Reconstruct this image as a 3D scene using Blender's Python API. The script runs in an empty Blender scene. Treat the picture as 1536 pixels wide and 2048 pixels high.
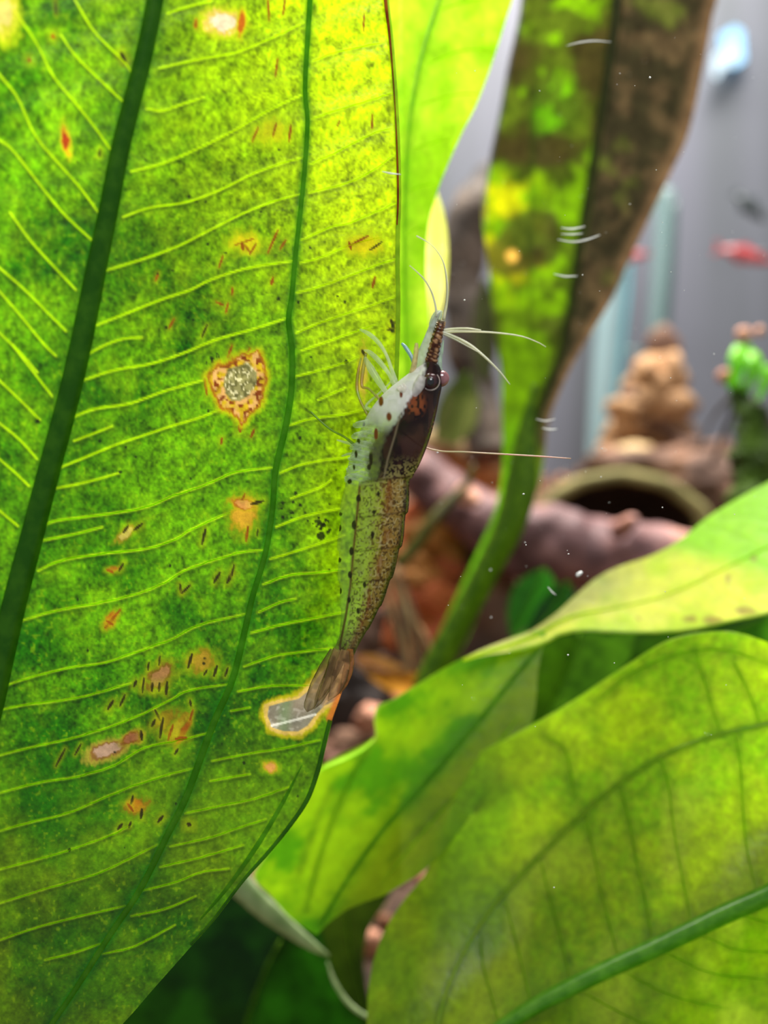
import bpy, math, random
import numpy as np
from mathutils import Vector, Matrix, noise as mnoise

SC = bpy.context.scene
COL = SC.collection
MM = 0.001
F = 2000.0            # focal length in pixels of the 1536 x 2048 frame

# ------------------------------------------------------------------ camera, world, light
cam_d = bpy.data.cameras.new('camera')
cam = bpy.data.objects.new('camera', cam_d); COL.objects.link(cam)
cam.location = (0, 0, 0); cam.rotation_euler = (math.pi / 2, 0, 0)
cam_d.sensor_fit = 'VERTICAL'; cam_d.sensor_height = 36.0; cam_d.sensor_width = 27.0
cam_d.lens = 36.0 * F / 2048.0
cam_d.clip_start = 0.005; cam_d.clip_end = 10
cam_d.dof.use_dof = True; cam_d.dof.focus_distance = 0.0985; cam_d.dof.aperture_fstop = 14.0
SC.camera = cam

world = bpy.data.worlds.new('room_light'); SC.world = world; world.use_nodes = True
bg = world.node_tree.nodes['Background']
bg.inputs[0].default_value = (0.70, 0.74, 0.80, 1); bg.inputs[1].default_value = 0.37

def area(name, loc, target, sx, sy, power, color):
    d = bpy.data.lights.new(name, 'AREA'); d.shape = 'RECTANGLE'; d.size = sx; d.size_y = sy
    d.energy = power; d.color = color
    o = bpy.data.objects.new(name, d); COL.objects.link(o); o.location = loc
    v = Vector(target) - Vector(loc); o.rotation_euler = v.to_track_quat('-Z', 'Y').to_euler()
    return o
area('tank_lamp', (0.00, 0.33, 0.34), (0.01, 0.12, 0.0), 0.40, 0.10, 4.8, (1.0, 0.97, 0.90))
area('added_rear_light', (0.10, 0.25, 0.36), (0.07, 0.26, 0.0), 0.20, 0.08, 1.8, (1.0, 0.96, 0.92))  # second overhead light, added for lit tops and dark undersides
area('added_front_light', (0.06, -0.10, 0.20), (0.01, 0.10, 0.0), 0.14, 0.10, 0.55, (0.95, 0.98, 1.0))  # added front light that brightens the shrimp's pale head

SC.view_settings.view_transform = 'Standard'; SC.view_settings.look = 'None'
SC.view_settings.gamma = 1.0; SC.view_settings.use_curve_mapping = False
SC.view_settings.exposure = 0.0
SC.cycles.max_bounces = 10; SC.cycles.transparent_max_bounces = 24
SC.cycles.transmission_bounces = 8; SC.cycles.diffuse_bounces = 4
SC.cycles.caustics_reflective = False; SC.cycles.caustics_refractive = False

# ------------------------------------------------------------------ helpers
def lin(c):
    c = np.asarray(c, float) / 255.0
    return np.where(c <= 0.04045, c / 12.92, ((c + 0.055) / 1.055) ** 2.4)

def at(px, py, D):
    """point D millimetres in front of the camera seen at photo pixel (px, py); numpy aware"""
    return np.stack([(px - 768.0) / F * D, D + 0.0 * px, (1024.0 - py) / F * D], -1) * MM

_tab = {}
def vn(x, y, s, seed=0):
    if seed not in _tab: _tab[seed] = np.random.RandomState(seed + 11).rand(256, 256)
    R = _tab[seed]
    gx, gy = x / s + 37.3, y / s + 91.7
    ix, iy = np.floor(gx).astype(int), np.floor(gy).astype(int)
    fx, fy = gx - ix, gy - iy
    fx = fx * fx * (3 - 2 * fx); fy = fy * fy * (3 - 2 * fy)
    a = R[ix % 256, iy % 256]; b = R[(ix + 1) % 256, iy % 256]
    c = R[ix % 256, (iy + 1) % 256]; d = R[(ix + 1) % 256, (iy + 1) % 256]
    return (a * (1 - fx) + b * fx) * (1 - fy) + (c * (1 - fx) + d * fx) * fy
def fbm(x, y, s, seed=0, n=4):
    t = 0; w = 0; a = 1.0
    for k in range(n):
        t = t + a * vn(x, y, s / 2 ** k, seed + k); w += a; a *= 0.6
    return t / w
def ss(a, b, x):
    t = np.clip((x - a) / (b - a), 0, 1); return t * t * (3 - 2 * t)
def mix(c, d, f):
    f = np.asarray(f)[..., None]; return c * (1 - f) + np.asarray(d) * f

def smooth_line(pts, n):
    """Catmull-Rom through the points (any dimension), n samples"""
    P = np.asarray(pts, float)
    if len(P) == 2:
        t = np.linspace(0, 1, n)[:, None]; return P[0] * (1 - t) + P[1] * t
    Q = np.vstack([2 * P[0] - P[1], P, 2 * P[-1] - P[-2]])
    t = np.linspace(0, len(P) - 1 - 1e-9, n); i = t.astype(int); f = (t - i)[:, None]
    p0, p1, p2, p3 = Q[i], Q[i + 1], Q[i + 2], Q[i + 3]
    return 0.5 * (2 * p1 + (p2 - p0) * f + (2 * p0 - 5 * p1 + 4 * p2 - p3) * f ** 2 + (3 * p1 - p0 - 3 * p2 + p3) * f ** 3)

def seg_dist(X, Y, pts):
    """distance to a polyline and position 0..1 along it"""
    P = np.asarray(pts, float); best = np.full(X.shape, 1e9); tt = np.zeros(X.shape)
    n = len(P) - 1
    for i in range(n):
        a, b = P[i], P[i + 1]; d = b - a; L = max((d ** 2).sum(), 1e-9)
        t = np.clip(((X - a[0]) * d[0] + (Y - a[1]) * d[1]) / L, 0, 1)
        r = np.hypot(X - a[0] - t * d[0], Y - a[1] - t * d[1])
        m = r < best; best = np.where(m, r, best); tt = np.where(m, (i + t) / n, tt)
    return best, tt
def poly_sd(X, Y, poly):
    """signed distance to a polygon, negative inside"""
    P = list(poly) + [poly[0]]
    d, _ = seg_dist(X, Y, P); ins = np.zeros(X.shape, bool)
    for (x0, y0), (x1, y1) in zip(P[:-1], P[1:]):
        c = ((y0 > Y) != (y1 > Y)); xs = (x1 - x0) * (Y - y0) / ((y1 - y0) + 1e-12) + x0
        ins ^= c & (X < xs)
    return np.where(ins, -d, d)

class Thing:
    """an Empty at the base of a thing; parts hang under it"""
    def __init__(s, name, label, cat, base, group=None):
        s.o = bpy.data.objects.new(name, None); COL.objects.link(s.o)
        s.o.empty_display_size = 0.004
        s.base = np.asarray(base, float).reshape(3); s.o.location = tuple(s.base)
        s.o['label'] = label; s.o['category'] = cat
        if group: s.o['group'] = group
def tag(o, label, cat, group=None, kind=None):
    if label: o['label'] = label
    if cat: o['category'] = cat
    if group: o['group'] = group
    if kind: o['kind'] = kind
    return o

def mesh_obj(name, V, faces, mat, parent=None, col=None, smooth=True):
    """V in world metres; faces array (n,4) or (n,3) or list; parent is a Thing or (object, origin)"""
    V = np.asarray(V, float).reshape(-1, 3)
    org = np.zeros(3); par = None
    if isinstance(parent, Thing): org = parent.base; par = parent.o
    elif parent is not None: par, org = parent
    elif len(V): org = np.array([V[:, 0].mean(), V[:, 1].mean(), V[:, 2].min()])
    me = bpy.data.meshes.new(name)
    if isinstance(faces, np.ndarray):
        n, k = faces.shape
        me.vertices.add(len(V)); me.vertices.foreach_set('co', (V - org).astype(np.float32).ravel())
        me.loops.add(n * k); me.loops.foreach_set('vertex_index', faces.astype(np.int32).ravel())
        me.polygons.add(n); me.polygons.foreach_set('loop_start', (np.arange(n) * k).astype(np.int32))
        me.update(calc_edges=True); me.validate()
    else:
        me.from_pydata([tuple(v) for v in (V - org)], [], faces)
    if smooth: me.polygons.foreach_set('use_smooth', [True] * len(me.polygons))
    if col is not None:
        a = me.attributes.new('col', 'FLOAT_COLOR', 'POINT')
        c = np.asarray(col, float).reshape(-1, col.shape[-1])
        if c.shape[1] == 3: c = np.hstack([c, np.ones((len(c), 1))])
        a.data.foreach_set('color', c.astype(np.float32).ravel())
    me.materials.append(mat)
    o = bpy.data.objects.new(name, me); COL.objects.link(o)
    if par is not None: o.parent = par
    else: o.location = tuple(org)
    return o

def grid_faces(nv, nu, wrap=False):
    i = np.arange(nv - 1)[:, None]; j = np.arange(nu if wrap else nu - 1)[None, :]; j2 = (j + 1) % nu
    return np.stack([i * nu + j, i * nu + j2, (i + 1) * nu + j2, (i + 1) * nu + j], -1).reshape(-1, 4)

def tube_v(pts, rad, sides=10, n=24, rough=0.0, rscale=8.0, seed=0, flat=1.0):
    """pts world metres (k,3), rad metres (k,) -> closed tube verts, faces"""
    P = smooth_line(pts, n); R = np.interp(np.linspace(0, 1, n), np.linspace(0, 1, len(rad)), rad)
    T = np.gradient(P, axis=0); T /= np.linalg.norm(T, axis=1)[:, None] + 1e-12
    up = np.array([0, 1.0, 0]); V = []
    for k in range(n):
        a = np.cross(T[k], up); la = np.linalg.norm(a)
        a = a / la if la > 1e-3 else np.array([1.0, 0, 0])
        b = np.cross(a, T[k])
        for s in range(sides):
            th = 2 * math.pi * s / sides
            d = a * math.cos(th) + b * math.sin(th) * flat; r = R[k]
            if rough:
                q = Vector(P[k] + d * r) * (1000.0 / rscale) + Vector((seed * 7.1, 0, 0))
                r *= 1 + rough * mnoise.fractal(q, 0.6, 2.0, 3)
            V.append(P[k] + d * r)
    V = np.array(V); f = grid_faces(n, sides, True)
    F_ = [tuple(x) for x in f]; F_.append(tuple(range(sides))[::-1]); F_.append(tuple(range((n - 1) * sides, n * sides)))
    return V, F_
def px_tube(name, pts, mat, parent=None, sides=8, n=24, **kw):
    """pts: (px, py, D mm, radius in photo px)"""
    a = np.array(pts, float); W = at(a[:, 0], a[:, 1], a[:, 2]); r = a[:, 3] * a[:, 2] / F * MM
    V, Fc = tube_v(W, r, sides, n, **kw)
    return mesh_obj(name, V, Fc, mat, parent)

_ico = {}
def ico(sub):
    if sub not in _ico:
        import bmesh
        b = bmesh.new(); bmesh.ops.create_icosphere(b, subdivisions=sub, radius=1.0)
        _ico[sub] = (np.array([v.co[:] for v in b.verts]), np.array([[v.index for v in f.verts] for f in b.faces])); b.free()
    return _ico[sub]
def blob(name, px, py, D, r3, mat, parent=None, sub=3, rough=0.25, rscale=1.2, seed=0, rotz=0.0, roty=0.0, smooth=True, facet=0.0):
    """lumpy rounded body, r3 half sizes in mm"""
    V, Fc = ico(sub); V = V.copy()
    for k in range(len(V)):
        q = Vector(V[k]) * rscale + Vector((seed * 3.7, seed * 1.3, 0))
        d = mnoise.fractal(q, 0.7, 2.0, 3)
        if facet: d = d - facet * abs(mnoise.noise(q * 1.7))
        V[k] *= 1 + rough * d
    V = V * np.array(r3) * MM
    M = np.array((Matrix.Rotation(rotz, 3, 'Z') @ Matrix.Rotation(roty, 3, 'Y')))
    V = V @ M.T + at(np.array(px, float), np.array(py, float), np.array(D, float))
    return mesh_obj(name, V, Fc, mat, parent, smooth=smooth)

# ------------------------------------------------------------------ materials
def newmat(name):
    m = bpy.data.materials.new(name); m.use_nodes = True; nt = m.node_tree
    for n in list(nt.nodes): nt.nodes.remove(n)
    out = nt.nodes.new('ShaderNodeOutputMaterial'); return m, nt, out
def nd(nt, t, **kw):
    n = nt.nodes.new('ShaderNode' + t)
    for k, v in kw.items():
        if k in n.inputs: n.inputs[k].default_value = v
        else: setattr(n, k, v)
    return n
def leaf_mat(name, transl=0.72, gloss=0.035, nscale=900, bump=0.25, rough=0.32, var=0.28):
    m, nt, out = newmat(name); L = nt.links
    a = nd(nt, 'Attribute', attribute_name='col')
    tc = nd(nt, 'TexCoord')
    nz = nd(nt, 'TexNoise', Scale=nscale, Detail=5.0, Roughness=0.65); L.new(tc.outputs['Object'], nz.inputs['Vector'])
    mr = nd(nt, 'MapRange'); L.new(nz.outputs['Fac'], mr.inputs['Value'])
    mr.inputs['From Min'].default_value = 0.3; mr.inputs['From Max'].default_value = 0.7
    mr.inputs['To Min'].default_value = 1 - var; mr.inputs['To Max'].default_value = 1 + var
    mul = nd(nt, 'VectorMath', operation='SCALE'); L.new(a.outputs['Color'], mul.inputs[0]); L.new(mr.outputs[0], mul.inputs['Scale'])
    bp = nd(nt, 'Bump', Strength=bump, Distance=0.0004); L.new(nz.outputs['Fac'], bp.inputs['Height'])
    tr = nd(nt, 'BsdfTranslucent'); L.new(mul.outputs[0], tr.inputs['Color']); L.new(bp.outputs[0], tr.inputs['Normal'])
    df = nd(nt, 'BsdfDiffuse'); L.new(mul.outputs[0], df.inputs['Color']); L.new(bp.outputs[0], df.inputs['Normal'])
    m1 = nd(nt, 'MixShader', Fac=transl); L.new(df.outputs[0], m1.inputs[1]); L.new(tr.outputs[0], m1.inputs[2])
    gl = nd(nt, 'BsdfGlossy', Roughness=rough); L.new(bp.outputs[0], gl.inputs['Normal'])
    m2 = nd(nt, 'MixShader', Fac=gloss); L.new(m1.outputs[0], m2.inputs[1]); L.new(gl.outputs[0], m2.inputs[2])
    tp = nd(nt, 'BsdfTransparent')
    m3 = nd(nt, 'MixShader'); L.new(a.outputs['Alpha'], m3.inputs[0]); L.new(tp.outputs[0], m3.inputs[1]); L.new(m2.outputs[0], m3.inputs[2])
    L.new(m3.outputs[0], out.inputs[0]); return m
def tissue_mat(name, srgb, transl=0.6, gloss=0.03, alpha=1.0, srgb2=None, nscale=600, rough=0.3):
    """translucent plant or animal tissue of one colour (with mottling)"""
    m, nt, out = newmat(name); L = nt.links
    c = tuple(lin(srgb)) + (1,); c2 = tuple(lin(srgb2)) + (1,) if srgb2 is not None else tuple(lin(srgb) * 0.7) + (1,)
    tc = nd(nt, 'TexCoord'); nz = nd(nt, 'TexNoise', Scale=nscale, Detail=4.0); L.new(tc.outputs['Object'], nz.inputs['Vector'])
    cr = nd(nt, 'ValToRGB'); cr.color_ramp.elements[0].position = 0.38; cr.color_ramp.elements[1].position = 0.62
    cr.color_ramp.elements[0].color = c2; cr.color_ramp.elements[1].color = c
    L.new(nz.outputs['Fac'], cr.inputs[0])
    tr = nd(nt, 'BsdfTranslucent'); L.new(cr.outputs[0], tr.inputs['Color'])
    df = nd(nt, 'BsdfDiffuse'); L.new(cr.outputs[0], df.inputs['Color'])
    m1 = nd(nt, 'MixShader', Fac=transl); L.new(df.outputs[0], m1.inputs[1]); L.new(tr.outputs[0], m1.inputs[2])
    gl = nd(nt, 'BsdfGlossy', Roughness=rough)
    m2 = nd(nt, 'MixShader', Fac=gloss); L.new(m1.outputs[0], m2.inputs[1]); L.new(gl.outputs[0], m2.inputs[2])
    last = m2
    if alpha < 1:
        tp = nd(nt, 'BsdfTransparent'); m3 = nd(nt, 'MixShader', Fac=alpha)
        L.new(tp.outputs[0], m3.inputs[1]); L.new(m2.outputs[0], m3.inputs[2]); last = m3
    L.new(last.outputs[0], out.inputs[0]); return m
def rock_mat(name, cols, scale=120, rough=0.75, bump=0.5, spec=0.3, stops=None, dist=0.002):
    m, nt, out = newmat(name); L = nt.links
    tc = nd(nt, 'TexCoord'); nz = nd(nt, 'TexNoise', Scale=scale, Detail=6.0, Roughness=0.6, Distortion=0.4)
    L.new(tc.outputs['Object'], nz.inputs['Vector'])
    cr = nd(nt, 'ValToRGB'); e = cr.color_ramp.elements
    k = len(cols); st = stops or [0.3 + 0.4 * i / (k - 1) for i in range(k)]
    while len(e) < k: e.new(0.5)
    for i in range(k): e[i].position = st[i]; e[i].color = tuple(lin(cols[i])) + (1,)
    L.new(nz.outputs['Fac'], cr.inputs[0])
    b = nd(nt, 'BsdfPrincipled', Roughness=rough); L.new(cr.outputs[0], b.inputs['Base Color'])
    b.inputs['Specular IOR Level'].default_value = spec
    n2 = nd(nt, 'TexNoise', Scale=scale * 4, Detail=5.0); L.new(tc.outputs['Object'], n2.inputs['Vector'])
    bp = nd(nt, 'Bump', Strength=bump, Distance=dist); L.new(n2.outputs['Fac'], bp.inputs['Height']); L.new(bp.outputs[0], b.inputs['Normal'])
    L.new(b.outputs[0], out.inputs[0]); return m

# ------------------------------------------------------------------ tank: back panel, side panel, ground
def wall_mat():
    m, nt, out = newmat('smoky_back_glass'); L = nt.links
    tc = nd(nt, 'TexCoord'); mp = nd(nt, 'Mapping'); mp.inputs['Scale'].default_value = (26, 26, 1.2)
    L.new(tc.outputs['Object'], mp.inputs[0])
    nz = nd(nt, 'TexNoise', Scale=1.0, Detail=3.0); L.new(mp.outputs[0], nz.inputs['Vector'])
    cr = nd(nt, 'ValToRGB'); e = cr.color_ramp.elements
    e[0].position = 0.35; e[0].color = tuple(lin((76, 81, 83))) + (1,)
    e[1].position = 0.65; e[1].color = tuple(lin((102, 103, 114))) + (1,)
    L.new(nz.outputs['Fac'], cr.inputs[0])
    b = nd(nt, 'BsdfPrincipled', Roughness=0.5); L.new(cr.outputs[0], b.inputs['Base Color'])
    L.new(b.outputs[0], out.inputs[0]); return m
M_wall = wall_mat()
def box_v(x0, x1, y0, y1, z0, z1):
    V = np.array([(x, y, z) for x in (x0, x1) for y in (y0, y1) for z in (z0, z1)]) * MM
    return V, [(0, 1, 3, 2), (4, 6, 7, 5), (0, 4, 5, 1), (2, 3, 7, 6), (0, 2, 6, 4), (1, 5, 7, 3)]
V, Fc = box_v(-330, 330, 430, 436, -130, 330)
o = mesh_obj('wall_back', V, Fc, M_wall, smooth=False); o['kind'] = 'structure'

M_ground = rock_mat('dark_substrate', [(38, 26, 20), (84, 60, 44), (140, 100, 74)], scale=90, bump=0.8)
nx, ny = 150, 110
gx, gy = np.meshgrid(np.linspace(-320, 320, nx), np.linspace(70, 428, ny))
gz = -95 + 108 * ss(150, 400, gy) + 8 * (fbm(gx, gy, 70, 3) - 0.5) + 5 * (fbm(gx, gy, 9, 5) - 0.5)
Vg = np.stack([gx, gy, gz], -1) * MM
o = mesh_obj('floor', Vg, grid_faces(ny, nx), M_ground); o['kind'] = 'structure'
def ground_z(x, y): return -95 + 108 * float(ss(150, 400, np.array(float(y))))

# gravel strewn over the ground: far too many and too small to count
M_grav = rock_mat('gravel_grains', [(58, 40, 30), (128, 88, 62), (196, 140, 104)], scale=60, bump=0.3)
rg = random.Random(4); GV = []; GF = []; ib, fb = ico(1)
for k in range(2600):
    x = rg.uniform(-150, 220); y = rg.uniform(160, 420); z = ground_z(x, y) + rg.uniform(-1, 1)
    r = rg.uniform(1.0, 2.6); off = len(GV) * len(ib)
    V = ib * np.array([r, r * rg.uniform(.7, 1), r * rg.uniform(.5, .8)])
    V = V * (1 + 0.2 * np.sin(ib[:, [1]] * 5 + k)) + np.array([x, y, z])
    GV.append(V); GF.append(fb + off)
o = mesh_obj('gravel', np.vstack(GV) * MM, np.vstack(GF), M_grav)
tag(o, 'brown gravel bed on the sloping tank floor', 'gravel', kind='stuff')

# ------------------------------------------------------------------ leaves
M_leaf = leaf_mat('leaf_tissue')
M_leaf_far = leaf_mat('leaf_tissue_far', nscale=500, gloss=0.02, var=0.15)
M_algae_shade = leaf_mat('algae_shade_leaf', transl=0.65, nscale=400, gloss=0.02, var=0.5)  # leaf with algae mottling and shade painted in its colours
M_rib = tissue_mat('dark_green_midrib', (96, 150, 30), 0.75, 0.02, srgb2=(70, 128, 20))
M_rib2 = tissue_mat('green_vein_flesh', (150, 206, 60), 0.85, 0.01, srgb2=(120, 180, 40))
M_rib3 = tissue_mat('pale_vein_flesh', (200, 226, 70), 0.85, 0.02, srgb2=(176, 214, 50))
M_vein = tissue_mat('lime_side_vein', (244, 255, 110), 1.0, 0.0, srgb2=(232, 255, 80))
M_vein_low = tissue_mat('green_side_vein', (206, 255, 90), 1.0, 0.0, srgb2=(176, 236, 60))
M_vein_dim = tissue_mat('dim_side_vein', (226, 246, 110), 1.0, 0.0, srgb2=(210, 236, 90))
M_veindark = tissue_mat('dark_side_vein', (206, 234, 100), .95, 0.0, srgb2=(186, 222, 86))
M_red = tissue_mat('rust_red_margin', (176, 84, 14), 0.7, 0.02, srgb2=(130, 50, 10))

class Leaf:
    """a leaf blade spanned between two edges; edges in photo px, depth from Dfn(px,py)"""
    def __init__(s, name, label, Ledge, Redge, Dfn, colfn, mat=None, nu=60, nv=120, base=None, wavy=0.0, seed=0):
        s.D = Dfn
        Lp, Rp = smooth_line(Ledge, nv), smooth_line(Redge, nv)
        u = np.linspace(0, 1, nu)[None, :, None]
        G = Lp[:, None, :] * (1 - u) + Rp[:, None, :] * u
        s.X, s.Y = G[..., 0], G[..., 1]
        U = np.broadcast_to(u[..., 0], s.X.shape); W = np.broadcast_to(np.linspace(0, 1, nv)[:, None], s.X.shape)
        Dm = Dfn(s.X, s.Y)
        b = base or Redge[-1]
        s.t = Thing(name, label, 'leaf', at(np.array(b[0], float), np.array(b[1], float), Dfn(np.array(b[0], float), np.array(b[1], float))))
        c = colfn(s.X, s.Y, U, W)
        s.blade = mesh_obj('blade', at(s.X, s.Y, Dm), grid_faces(nv, nu), mat or M_leaf, s.t, col=c)
    def vein(s, pts, w0, w1, mat, name='lateral_vein', lift=0.05, height=0.35, n=None, wob=0.0, seed=0):
        """raised rib lying on the near face; widths (full) in photo px"""
        L = sum(math.dist(a, b) for a, b in zip(pts[:-1], pts[1:]))
        n = n or int(max(8, min(90, L / 7)))
        P = smooth_line(pts, n)
        if wob:
            P[:, 1] += wob * (vn(P[:, 0] * 1.0, P[:, 1] * 0 + seed * 13, 14, 7) - 0.5) * 2
        T = np.gradient(P, axis=0); T /= np.linalg.norm(T, axis=1)[:, None] + 1e-9
        N = np.stack([-T[:, 1], T[:, 0]], 1)
        w = np.linspace(w0, w1, n) if np.isscalar(w0) else np.interp(np.linspace(0, 1, n), np.linspace(0, 1, len(w0)), w0)
        if name == 'lateral_vein': q_ = np.linspace(0, 1, n); w = w * np.clip(np.minimum(q_, 1 - q_) * 7 + .25, 0, 1)
        V = []
        for o_, h in ((-0.5, 0), (-0.3, .75), (0, 1), (0.3, .75), (0.5, 0)):
            X = P[:, 0] + N[:, 0] * w * o_; Y = P[:, 1] + N[:, 1] * w * o_
            D = s.D(X, Y); hh = lift + h * height * w * D / F
            V.append(at(X, Y, D - hh))
        V = np.stack(V, 1)
        return mesh_obj(name, V, grid_faces(n, 5), mat, s.t)

# ---- the big spotted leaf in front
def D_main(X, Y):
    return 100.0 - (700 - X) * 0.0150 + (Y - 1000) * 0.0085 + 0.35 * np.sin(X / 90.0 + Y / 260.0) \
        + 3.0 * ss(0, 260, np.abs(X - (310 - 0.255 * Y))) * 0.3 - 5.0 * (np.clip(Y - 1250, 0, 950) / 750.0) ** 2 \
        + 0.04 * np.sin((Y + .28 * X) / 14.0) * ss(0, 60, np.abs(X - (310 - 0.255 * Y)))
main_R = [(764, -330), (772, -190), (776, -70), (778, 0), (786, 70), (792, 140), (798, 230), (802, 330), (803, 400), (801, 450), (800, 520),
          (801, 600), (800, 680), (797, 760), (793, 840), (788, 900), (781, 960), (772, 1030), (762, 1100), (748, 1170),
          (728, 1240), (706, 1310), (694, 1350), (680, 1395), (664, 1440), (652, 1490), (640, 1540), (618, 1600),
          (580, 1656), (540, 1705), (498, 1752), (468, 1790), (430, 1840), (385, 1890), (345, 1935), (305, 1980), (262, 2030), (210, 2085), (160, 2140)]
main_L = [(-150, float(y)) for _, y in main_R]
MID = [(372, -330), (345, -190), (318, -60), (310, 0), (290, 100), (265, 200), (240, 300), (217, 420), (196, 520), (176, 620), (148, 750), (120, 860), (93, 960), (62, 1080), (38, 1170), (16, 1260), (-2, 1340), (-20, 1420), (-60, 1560)]
SEC = [(640, -330), (628, -190), (621, -60), (620, 0), (615, 80), (610, 180), (615, 240), (610, 330), (600, 430), (590, 520), (584, 590), (577, 640), (584, 700), (583, 780), (570, 860), (551, 940), (545, 1020), (530, 1110), (506, 1190), (490, 1260), (465, 1360), (430, 1440), (400, 1520), (370, 1600), (330, 1680), (280, 1780), (220, 1870), (150, 1980), (95, 2060)]
LV = [[(150, 0), (190, 65), (245, 120), (264, 147)], [(122, 70), (150, 110), (200, 160), (252, 208)],
      [(25, 15), (75, 90), (105, 150), (150, 205), (190, 255), (230, 312)], [(-5, 145), (35, 195), (70, 270), (120, 330), (160, 375), (200, 430)],
      [(-5, 278), (25, 300), (80, 370), (130, 430), (188, 484)], [(20, 425), (60, 480), (105, 530), (152, 580)],
      [(-5, 532), (50, 580), (90, 620), (132, 662)], [(-5, 578), (40, 630), (85, 685), (112, 712)], [(-5, 662), (40, 705), (75, 745)],
      [(25, 690), (60, 735), (104, 792)], [(-5, 757), (40, 800), (80, 840)], [(-5, 843), (40, 880), (74, 918)], [(-5, 915), (30, 945), (58, 972)], [(-5, 1018), (36, 1052)]]
RV = [[(335, 27), (370, 15), (425, 1)], [(318, 136), (400, 118), (460, 108), (500, 95), (560, 68), (608, 45)], [(292, 217), (325, 221), (360, 210), (408, 194)],
      [(262, 343), (330, 325), (400, 295), (470, 260), (540, 220), (602, 190)], [(246, 434), (300, 415), (370, 405), (440, 380), (500, 350), (560, 328), (606, 314)],
      [(208, 542), (280, 520), (350, 495), (420, 460), (490, 425), (550, 402), (600, 388)], [(188, 652), (250, 628), (320, 600), (380, 580), (420, 560), (480, 540), (530, 530), (586, 522)],
      [(170, 712), (210, 690), (250, 677), (285, 675)], [(162, 762), (230, 740), (300, 728), (370, 705), (430, 680), (500, 660), (572, 637)],
      [(142, 836), (190, 818), (260, 807), (330, 782), (404, 761)], [(148, 882), (185, 868), (225, 852)], [(118, 936), (170, 915), (230, 890), (290, 870), (350, 850), (400, 835), (442, 818)],
      [(108, 977), (170, 965), (238, 946)], [(84, 1051), (120, 1040), (200, 1030), (290, 1015), (350, 990), (410, 970), (470, 945), (544, 935)],
      [(84, 1081), (150, 1068), (205, 1054)], [(76, 1142), (120, 1122), (200, 1108), (290, 1098), (350, 1078), (390, 1055), (462, 1024)],
      [(42, 1242), (110, 1222), (200, 1206), (280, 1186), (330, 1165), (370, 1140), (430, 1120), (480, 1105), (528, 1100)],
      [(8, 1372), (60, 1355), (140, 1335), (210, 1325), (270, 1305), (340, 1280), (400, 1250), (494, 1227)], [(-5, 1421), (50, 1410), (110, 1403), (180, 1390), (262, 1366)],
      [(-5, 1512), (60, 1495), (130, 1480), (200, 1460), (280, 1430), (340, 1400), (380, 1380), (462, 1368)], [(-5, 1587), (80, 1565), (160, 1552), (230, 1530), (290, 1495), (360, 1480), (428, 1463)],
      [(-5, 1663), (60, 1645), (140, 1625), (220, 1590), (300, 1560), (388, 1536)], [(-5, 1740), (100, 1712), (190, 1682), (262, 1652)],
      [(-5, 1808), (100, 1775), (200, 1745), (314, 1690)], [(-5, 1882), (70, 1856), (150, 1835), (250, 1812)], [(90, 1920), (150, 1905), (200, 1888)]]
SV = [[(626, 122), (680, 102), (765, 85)], [(622, 238), (690, 215), (740, 200), (788, 184)], [(620, 328), (660, 310), (700, 290), (750, 265), (785, 256)],
      [(618, 386), (680, 370), (730, 350), (792, 307)], [(602, 480), (660, 455), (700, 445), (750, 425), (796, 404)], [(600, 526), (650, 512), (700, 490), (765, 474)],
      [(592, 586), (650, 570), (700, 550), (770, 525), (797, 517)], [(592, 666), (640, 645), (700, 625), (765, 602), (796, 590)], [(603, 701), (650, 685), (700, 667), (755, 648)],
      [(590, 753), (640, 740), (690, 725), (718, 712)], [(636, 800), (690, 776)], [(578, 851), (620, 838), (690, 828), (740, 815)], [(560, 946), (600, 930), (650, 920), (692, 915), (740, 905)],
      [(582, 997), (640, 975), (662, 960)], [(552, 1054), (600, 1035), (640, 1025), (680, 1017)], [(540, 1118), (600, 1100), (660, 1080), (690, 1070)],
      [(526, 1169), (580, 1150), (640, 1145), (690, 1138)], [(518, 1224), (560, 1205), (592, 1197)], [(502, 1266), (560, 1250), (620, 1238), (690, 1224)],
      [(488, 1333), (550, 1312), (610, 1303), (665, 1296)], [(476, 1383), (540, 1372), (625, 1371)], [(462, 1422), (500, 1415)],
      [(424, 1522), (500, 1507), (560, 1498), (640, 1480)], [(420, 1562), (500, 1548)], [(370, 1627), (440, 1612), (500, 1600), (578, 1574)],
      [(340, 1693), (420, 1675), (480, 1655), (532, 1638)], [(320, 1734), (400, 1715), (487, 1690)], [(282, 1782), (350, 1765), (400, 1745), (458, 1737)], [(262, 1832), (330, 1818), (392, 1792)], [(205, 1908), (270, 1892), (350, 1850)]]
HOLE = [(537, 1412), (560, 1405), (596, 1397), (618, 1380), (636, 1352), (655, 1332), (700, 1312), (716, 1300), (704, 1345), (692, 1372), (672, 1402), (650, 1412), (632, 1430), (616, 1452), (596, 1464), (566, 1463), (544, 1456), (534, 1432)]
NECRO = [(470, 716), (484, 708), (500, 712), (516, 702), (528, 732), (534, 760), (524, 792), (520, 812), (500, 826), (484, 850), (474, 834), (456, 820), (440, 812), (430, 790), (420, 772), (418, 752), (436, 732), (456, 728)]
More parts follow.
